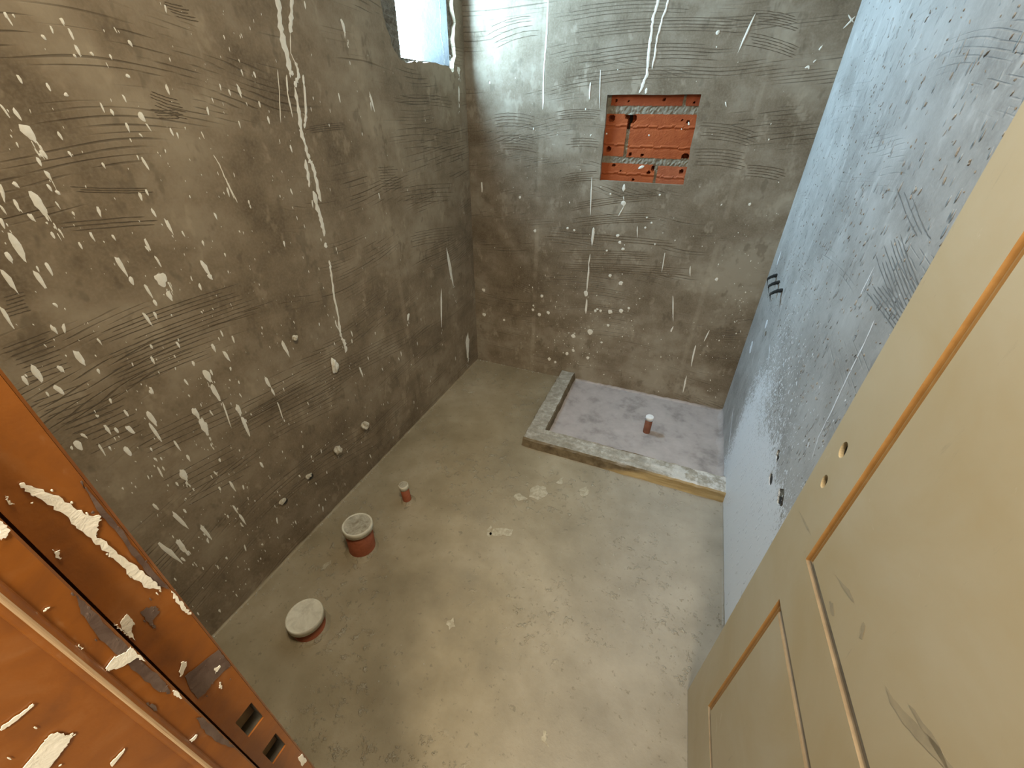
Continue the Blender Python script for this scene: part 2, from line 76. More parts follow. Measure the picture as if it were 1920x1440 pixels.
SCRATCH_BACK = [[(0.5447,1.8156),(0.6072,1.8195),(0.6694,1.8213),(0.7308,1.8218),(0.789,1.8211),(0.8493,1.8179),(0.9072,1.8131)],[(0.4998,1.7983),(0.572,1.8046),(0.6395,1.8094),(0.7071,1.8107),(0.775,1.8099),(0.8384,1.808),(0.9033,1.8035)],[(0.5157,1.7874),(0.6008,1.7945),(0.6812,1.798),(0.761,1.7997),(0.8372,1.7963),(0.9154,1.791),(0.9891,1.7836)],[(0.4895,1.7709),(0.5774,1.7799),(0.6587,1.7861),(0.7404,1.7871),(0.8193,1.7861),(0.8982,1.782),(0.9751,1.775)],[(0.5385,1.7549),(0.6629,1.7623),(0.7811,1.7644),(0.8959,1.7637),(1.0072,1.7593),(1.1144,1.7509),(1.2192,1.7397)],[(0.5468,1.7441),(0.6558,1.7516),(0.7624,1.7547),(0.8623,1.7555),(0.9631,1.7527),(1.0582,1.7467),(1.153,1.7388)],[(0.5187,1.7309),(0.641,1.7395),(0.7584,1.7451),(0.8731,1.7447),(0.9804,1.742),(1.0868,1.7351),(1.1892,1.7251)],[(0.6172,1.7274),(0.7123,1.7325),(0.807,1.7351),(0.8959,1.7348),(0.9861,1.7324),(1.0719,1.7266),(1.1558,1.7205)],[(0.5616,1.7131),(0.6795,1.7207),(0.7948,1.7252),(0.9058,1.7244),(1.0127,1.7208),(1.1159,1.714),(1.217,1.704)],[(0.6156,1.6707),(0.697,1.6785),(0.7753,1.6836),(0.8504,1.6858),(0.9267,1.6839),(0.9994,1.6817),(1.0723,1.675)],[(0.5702,1.6508),(0.6672,1.6632),(0.762,1.6704),(0.853,1.6734),(0.9422,1.6717),(1.0305,1.6674),(1.1151,1.6601)],[(0.5888,1.6388),(0.6848,1.65),(0.7754,1.6573),(0.866,1.6603),(0.952,1.6605),(1.0364,1.6555),(1.1221,1.6488)],[(0.6157,1.6282),(0.6994,1.6382),(0.7813,1.6448),(0.8607,1.6484),(0.9397,1.6477),(1.016,1.6454),(1.0913,1.6398)],[(0.5529,1.6044),(0.6586,1.6194),(0.7585,1.6305),(0.8554,1.6352),(0.9515,1.6364),(1.0422,1.6322),(1.1324,1.6248)],[(0.5019,1.5764),(0.6157,1.5915),(0.7267,1.6018),(0.833,1.6075),(0.9365,1.6099),(1.0364,1.6074),(1.1351,1.6004)],[(0.5505,1.5705),(0.6597,1.5825),(0.7687,1.5915),(0.8718,1.5969),(0.972,1.5965),(1.0689,1.5931),(1.1626,1.5874)],[(0.4794,1.5457),(0.6023,1.5629),(0.7216,1.5749),(0.8325,1.5828),(0.9424,1.5849),(1.0494,1.5828),(1.1529,1.5763)],[(0.5162,1.5378),(0.6257,1.5517),(0.732,1.5637),(0.8351,1.5689),(0.9363,1.5713),(1.0324,1.5714),(1.1268,1.5657)],[(0.4684,1.4474),(0.5053,1.4533),(0.541,1.458),(0.5792,1.459),(0.6139,1.4602),(0.6493,1.4578),(0.6866,1.4545)],[(0.4941,1.4431),(0.525,1.447),(0.5547,1.4506),(0.5832,1.4507),(0.6112,1.4522),(0.6402,1.4507),(0.6698,1.4484)],[(0.4802,1.4321),(0.5158,1.4369),(0.5515,1.4416),(0.584,1.4429),(0.6187,1.4433),(0.6534,1.4421),(0.686,1.439)],[(0.4938,1.4264),(0.523,1.4299),(0.5507,1.4324),(0.5826,1.4353),(0.6122,1.4345),(0.6403,1.4341),(0.6683,1.4328)],[(0.4739,1.4141),(0.5054,1.419),(0.5384,1.4225),(0.5669,1.4257),(0.5965,1.4266),(0.6294,1.4258),(0.6572,1.4249)],[(0.1517,1.4359),(0.1887,1.4392),(0.2254,1.4426),(0.262,1.441),(0.2982,1.4399),(0.3307,1.4343),(0.3679,1.4266)],[(0.1512,1.4219),(0.1863,1.4265),(0.2222,1.4296),(0.2561,1.4294),(0.2896,1.4261),(0.3246,1.4224),(0.3585,1.4154)],[(0.15,1.408),(0.1859,1.4129),(0.2224,1.4157),(0.2564,1.4158),(0.2924,1.4133),(0.3258,1.4095),(0.3601,1.4031)],[(0.1677,1.3975),(0.2006,1.4016),(0.2343,1.4021),(0.2656,1.4012),(0.2965,1.3999),(0.3276,1.3958),(0.359,1.3897)],[(0.1544,1.3825),(0.192,1.3871),(0.2285,1.3884),(0.2621,1.3881),(0.2967,1.3869),(0.3343,1.3823),(0.3658,1.3738)],[(0.1749,1.3449),(0.2062,1.3465),(0.2388,1.3492),(0.2707,1.3481),(0.3017,1.3475),(0.3346,1.3441),(0.3632,1.3393)],[(0.2148,1.3362),(0.2427,1.3376),(0.2674,1.3368),(0.2928,1.3361),(0.3219,1.3334),(0.3474,1.3293),(0.3734,1.3251)],[(0.1896,1.3233),(0.222,1.3255),(0.2556,1.3258),(0.2907,1.3243),(0.3238,1.3223),(0.3556,1.3168),(0.387,1.3106)],[(0.1796,1.3089),(0.2097,1.3122),(0.2382,1.3136),(0.2695,1.3139),(0.298,1.3119),(0.3261,1.3103),(0.3543,1.3052)],[(0.1984,1.3006),(0.2275,1.3012),(0.2551,1.3026),(0.2832,1.3012),(0.3098,1.2993),(0.3369,1.2965),(0.3667,1.2928)],[(0.2025,1.2888),(0.2331,1.2899),(0.2641,1.2904),(0.2952,1.2891),(0.324,1.2863),(0.3537,1.283),(0.3809,1.2782)],[(0.5497,1.3401),(0.5693,1.3434),(0.5894,1.3451),(0.6097,1.346),(0.628,1.3448),(0.6506,1.3453),(0.6683,1.343)],[(0.5509,1.329),(0.5736,1.3327),(0.5954,1.3348),(0.62,1.3343),(0.6438,1.3349),(0.6675,1.3339),(0.6902,1.3314)],[(0.5282,1.3151),(0.5532,1.319),(0.5815,1.3218),(0.6094,1.3232),(0.6374,1.3241),(0.6635,1.3233),(0.6892,1.3208)],[(0.5553,1.307),(0.5764,1.3108),(0.5982,1.312),(0.6207,1.3135),(0.6442,1.3124),(0.6663,1.311),(0.6878,1.3091)],[(0.5372,1.185),(0.5616,1.1926),(0.5886,1.1971),(0.6173,1.2012),(0.6436,1.2045),(0.6688,1.2068),(0.6951,1.2078)],[(0.5114,1.1685),(0.5421,1.1768),(0.5751,1.1852),(0.6061,1.1892),(0.6374,1.1938),(0.6662,1.1967),(0.6974,1.1979)],[(0.5187,1.1623),(0.5454,1.1694),(0.5733,1.1755),(0.6006,1.1801),(0.6286,1.1831),(0.6533,1.1858),(0.681,1.1887)],[(0.5457,1.1585),(0.5732,1.1651),(0.6037,1.1707),(0.631,1.175),(0.6597,1.1764),(0.6846,1.1785),(0.7125,1.1805)],[(0.5208,1.1421),(0.5481,1.1502),(0.5772,1.1559),(0.6066,1.1613),(0.6329,1.1643),(0.6617,1.1675),(0.6895,1.1698)],[(1.1207,1.4144),(1.1576,1.414),(1.1928,1.4123),(1.2303,1.4085),(1.2658,1.4012),(1.3034,1.3924),(1.3398,1.3817)],[(1.1186,1.4033),(1.1548,1.4034),(1.1887,1.4015),(1.2252,1.3979),(1.2597,1.3918),(1.2963,1.3846),(1.3323,1.3747)],[(1.153,1.3926),(1.1837,1.391),(1.2163,1.3873),(1.2461,1.3839),(1.2797,1.3772),(1.311,1.3696),(1.3436,1.36)],[(1.1342,1.3793),(1.1703,1.3795),(1.2062,1.3777),(1.2408,1.3727),(1.2762,1.3663),(1.3126,1.3581),(1.3502,1.3474)],[(1.1238,1.3685),(1.1576,1.3688),(1.1921,1.3665),(1.2243,1.3642),(1.2602,1.3583),(1.2955,1.3529),(1.3287,1.3434)],[(1.1578,1.356),(1.1865,1.3555),(1.214,1.3544),(1.2427,1.3504),(1.2714,1.3467),(1.2978,1.3405),(1.3272,1.3333)],[(1.1133,1.3156),(1.1473,1.3182),(1.182,1.319),(1.2171,1.3185),(1.2512,1.3172),(1.2877,1.3133),(1.322,1.3072)],[(1.1165,1.3037),(1.1484,1.3065),(1.1815,1.3075),(1.2136,1.3069),(1.2469,1.3051),(1.2779,1.302),(1.3116,1.297)],[(1.1251,1.2922),(1.1573,1.2941),(1.1907,1.2946),(1.2235,1.2949),(1.2576,1.2921),(1.292,1.2878),(1.3238,1.2832)],[(1.1347,1.2806),(1.1672,1.2817),(1.1985,1.2824),(1.2301,1.2823),(1.2619,1.2801),(1.2917,1.2758),(1.3236,1.2711)],[(1.1307,1.2678),(1.1666,1.2706),(1.2003,1.2704),(1.234,1.2693),(1.2692,1.2664),(1.3046,1.2616),(1.3393,1.2556)],[(1.1288,1.2546),(1.1619,1.2565),(1.1934,1.2577),(1.2262,1.2568),(1.2599,1.2545),(1.2918,1.2504),(1.3236,1.2451)],[(1.3418,1.2634),(1.3655,1.2634),(1.3894,1.2626),(1.4129,1.2613),(1.4387,1.2587),(1.4629,1.2548),(1.4867,1.2511)],[(1.3439,1.2521),(1.3693,1.2538),(1.393,1.2534),(1.42,1.2504),(1.4436,1.2483),(1.4698,1.2426),(1.4955,1.2376)],[(1.3547,1.243),(1.3785,1.243),(1.4015,1.2413),(1.4265,1.2391),(1.4511,1.2358),(1.4754,1.2328),(1.4991,1.2257)],[(1.3473,1.2323),(1.3688,1.2324),(1.3889,1.2321),(1.413,1.2308),(1.4345,1.2293),(1.4561,1.2252),(1.4791,1.2204)],[(1.3399,1.221),(1.3637,1.2224),(1.3873,1.2213),(1.4115,1.2201),(1.4359,1.217),(1.46,1.2141),(1.4854,1.2085)],[(0.6137,1.0603),(0.6807,1.0774),(0.7446,1.0902),(0.8096,1.1024),(0.8697,1.1134),(0.9306,1.122),(0.9903,1.1299)],[(0.6012,1.0477),(0.6704,1.0638),(0.7394,1.0799),(0.8084,1.0927),(0.8743,1.1034),(0.9388,1.1143),(1.0003,1.1211)],[(0.5763,1.0293),(0.6405,1.047),(0.7063,1.0615),(0.7682,1.0745),(0.8284,1.087),(0.8877,1.0973),(0.9473,1.1047)],[(0.5688,1.0165),(0.6417,1.0359),(0.7117,1.0524),(0.7798,1.0684),(0.8491,1.0803),(0.9146,1.0907),(0.9785,1.0993)],[(0.5918,0.9819),(0.6609,0.995),(0.7287,1.009),(0.7926,1.0191),(0.8562,1.0271),(0.921,1.035),(0.9832,1.039)],[(0.6429,0.9813),(0.701,0.9933),(0.7575,1.0029),(0.8125,1.0102),(0.8647,1.0187),(0.9189,1.0248),(0.9692,1.028)],[(0.5779,0.9564),(0.654,0.9737),(0.7284,0.9879),(0.8036,0.9991),(0.8744,1.0082),(0.9422,1.0169),(1.0123,1.0225)],[(0.6485,0.9606),(0.7124,0.9728),(0.7749,0.9849),(0.8372,0.9935),(0.8993,1.0015),(0.959,1.0077),(1.0175,1.0135)],[(0.6339,0.9483),(0.6978,0.961),(0.7586,0.9713),(0.8183,0.9815),(0.8771,0.9893),(0.9375,0.9964),(0.9929,1.0017)],[(0.5802,0.9086),(0.6707,0.9137),(0.7601,0.9152),(0.8467,0.9175),(0.9315,0.9199),(1.0139,0.9195),(1.0954,0.9195)],[(0.5938,0.8961),(0.6875,0.8991),(0.7768,0.9037),(0.8678,0.9051),(0.9527,0.9069),(1.0347,0.908),(1.1192,0.9083)],[(0.5821,0.8828),(0.6792,0.8856),(0.7743,0.8895),(0.8676,0.8916),(0.9558,0.8939),(1.0451,0.8946),(1.1296,0.8947)],[(0.5837,0.8167),(0.6564,0.8234),(0.7306,0.8315),(0.8012,0.8386),(0.8694,0.8439),(0.9385,0.8479),(1.003,0.854)],[(0.5376,0.7998),(0.6188,0.8083),(0.7022,0.8171),(0.78,0.8238),(0.8584,0.8309),(0.9342,0.8367),(1.0075,0.8422)],[(0.5543,0.788),(0.6384,0.7985),(0.719,0.8078),(0.7988,0.8144),(0.8778,0.8217),(0.9537,0.8292),(1.0276,0.8336)],[(0.6071,0.7837),(0.6832,0.7923),(0.755,0.8002),(0.825,0.806),(0.8936,0.8122),(0.9636,0.8171),(1.029,0.8224)],[(0.6129,0.7726),(0.6822,0.7799),(0.7524,0.7877),(0.8218,0.7943),(0.8901,0.8012),(0.9554,0.8069),(1.0217,0.8113)],[(0.6208,0.7576),(0.7292,0.7646),(0.8321,0.7733),(0.9348,0.7807),(1.0304,0.7863),(1.1246,0.7901),(1.218,0.7949)],[(0.5655,0.7407),(0.6736,0.7487),(0.7813,0.7577),(0.8828,0.7653),(0.9825,0.7715),(1.0809,0.7775),(1.1734,0.7813)],[(0.5544,0.7262),(0.6712,0.7368),(0.7818,0.7458),(0.8906,0.7554),(0.9944,0.7626),(1.0951,0.7666),(1.1929,0.7723)],[(0.5368,0.7131),(0.6604,0.7249),(0.7788,0.7338),(0.8957,0.7432),(1.0062,0.7502),(1.1127,0.7574),(1.2185,0.7618)],[(0.5977,0.7079),(0.6986,0.7155),(0.7941,0.7248),(0.8888,0.7325),(0.9779,0.7377),(1.0676,0.7429),(1.1526,0.7471)],[(1.2094,1.7694),(1.2354,1.7674),(1.2593,1.7659),(1.2861,1.7612),(1.3104,1.7569),(1.3367,1.7508),(1.3616,1.7436)],[(1.2111,1.7621),(1.2377,1.76),(1.2646,1.7581),(1.2903,1.7533),(1.3181,1.7486),(1.3437,1.7414),(1.3711,1.7336)],[(1.2346,1.753),(1.257,1.7512),(1.281,1.7482),(1.3047,1.7439),(1.3277,1.7387),(1.3501,1.7335),(1.3742,1.7264)],[(1.2373,1.7456),(1.2573,1.7433),(1.2771,1.7411),(1.2967,1.739),(1.3163,1.7348),(1.3373,1.7297),(1.3586,1.7246)],[(1.2418,1.7379),(1.2647,1.7355),(1.2869,1.7325),(1.3116,1.7287),(1.3343,1.7232),(1.3584,1.7175),(1.3827,1.7098)],[(1.2267,1.7311),(1.2525,1.7294),(1.2765,1.7264),(1.302,1.7232),(1.3282,1.718),(1.3518,1.712),(1.3778,1.7042)],[(1.2208,1.7044),(1.2514,1.6996),(1.2813,1.6934),(1.3117,1.6852),(1.3431,1.6763),(1.3728,1.667),(1.4037,1.6552)],[(1.221,1.6954),(1.2497,1.6903),(1.2792,1.6853),(1.3087,1.6776),(1.3375,1.67),(1.3666,1.6596),(1.3974,1.6487)],[(1.2337,1.6844),(1.2597,1.6795),(1.2866,1.6745),(1.3117,1.6681),(1.3372,1.661),(1.3643,1.652),(1.391,1.643)],[(1.2385,1.6751),(1.2637,1.6705),(1.2903,1.6644),(1.3187,1.6573),(1.3444,1.6505),(1.3716,1.6415),(1.4,1.6323)],[(1.206,1.6703),(1.238,1.6661),(1.2686,1.6607),(1.2999,1.6535),(1.3297,1.6459),(1.3622,1.6363),(1.3931,1.626)],[(0.2563,0.6177),(0.2797,0.6077),(0.2984,0.5996),(0.322,0.5919),(0.3413,0.5863),(0.3629,0.5801),(0.3813,0.5756)],[(0.2574,0.6052),(0.2781,0.5958),(0.3009,0.5863),(0.3197,0.5781),(0.3392,0.5724),(0.3608,0.5668),(0.3833,0.5631)],[(0.2644,0.5899),(0.2829,0.5808),(0.2991,0.5733),(0.3181,0.5655),(0.3377,0.5592),(0.3585,0.5549),(0.3771,0.5513)],[(0.2581,0.5796),(0.2763,0.5685),(0.294,0.5602),(0.3132,0.5529),(0.3337,0.5489),(0.3515,0.5428),(0.3716,0.5377)],[(0.1388,1.7665),(0.1716,1.7769),(0.2052,1.7853),(0.2389,1.7913),(0.2724,1.7956),(0.3027,1.7962),(0.3356,1.7958)],[(0.1206,1.7389),(0.1589,1.7538),(0.1964,1.7636),(0.2347,1.7726),(0.2697,1.7769),(0.3066,1.7799),(0.3404,1.7803)],[(0.1395,1.726),(0.176,1.7379),(0.2089,1.7476),(0.2436,1.7559),(0.2781,1.7612),(0.3125,1.7632),(0.3436,1.7634)],[(0.1581,1.7114),(0.1946,1.7236),(0.2329,1.733),(0.2699,1.7413),(0.305,1.746),(0.341,1.7474),(0.376,1.7473)],[(0.1623,1.6915),(0.2008,1.7038),(0.2355,1.7149),(0.2687,1.7218),(0.3018,1.7267),(0.335,1.7307),(0.3687,1.7302)]]
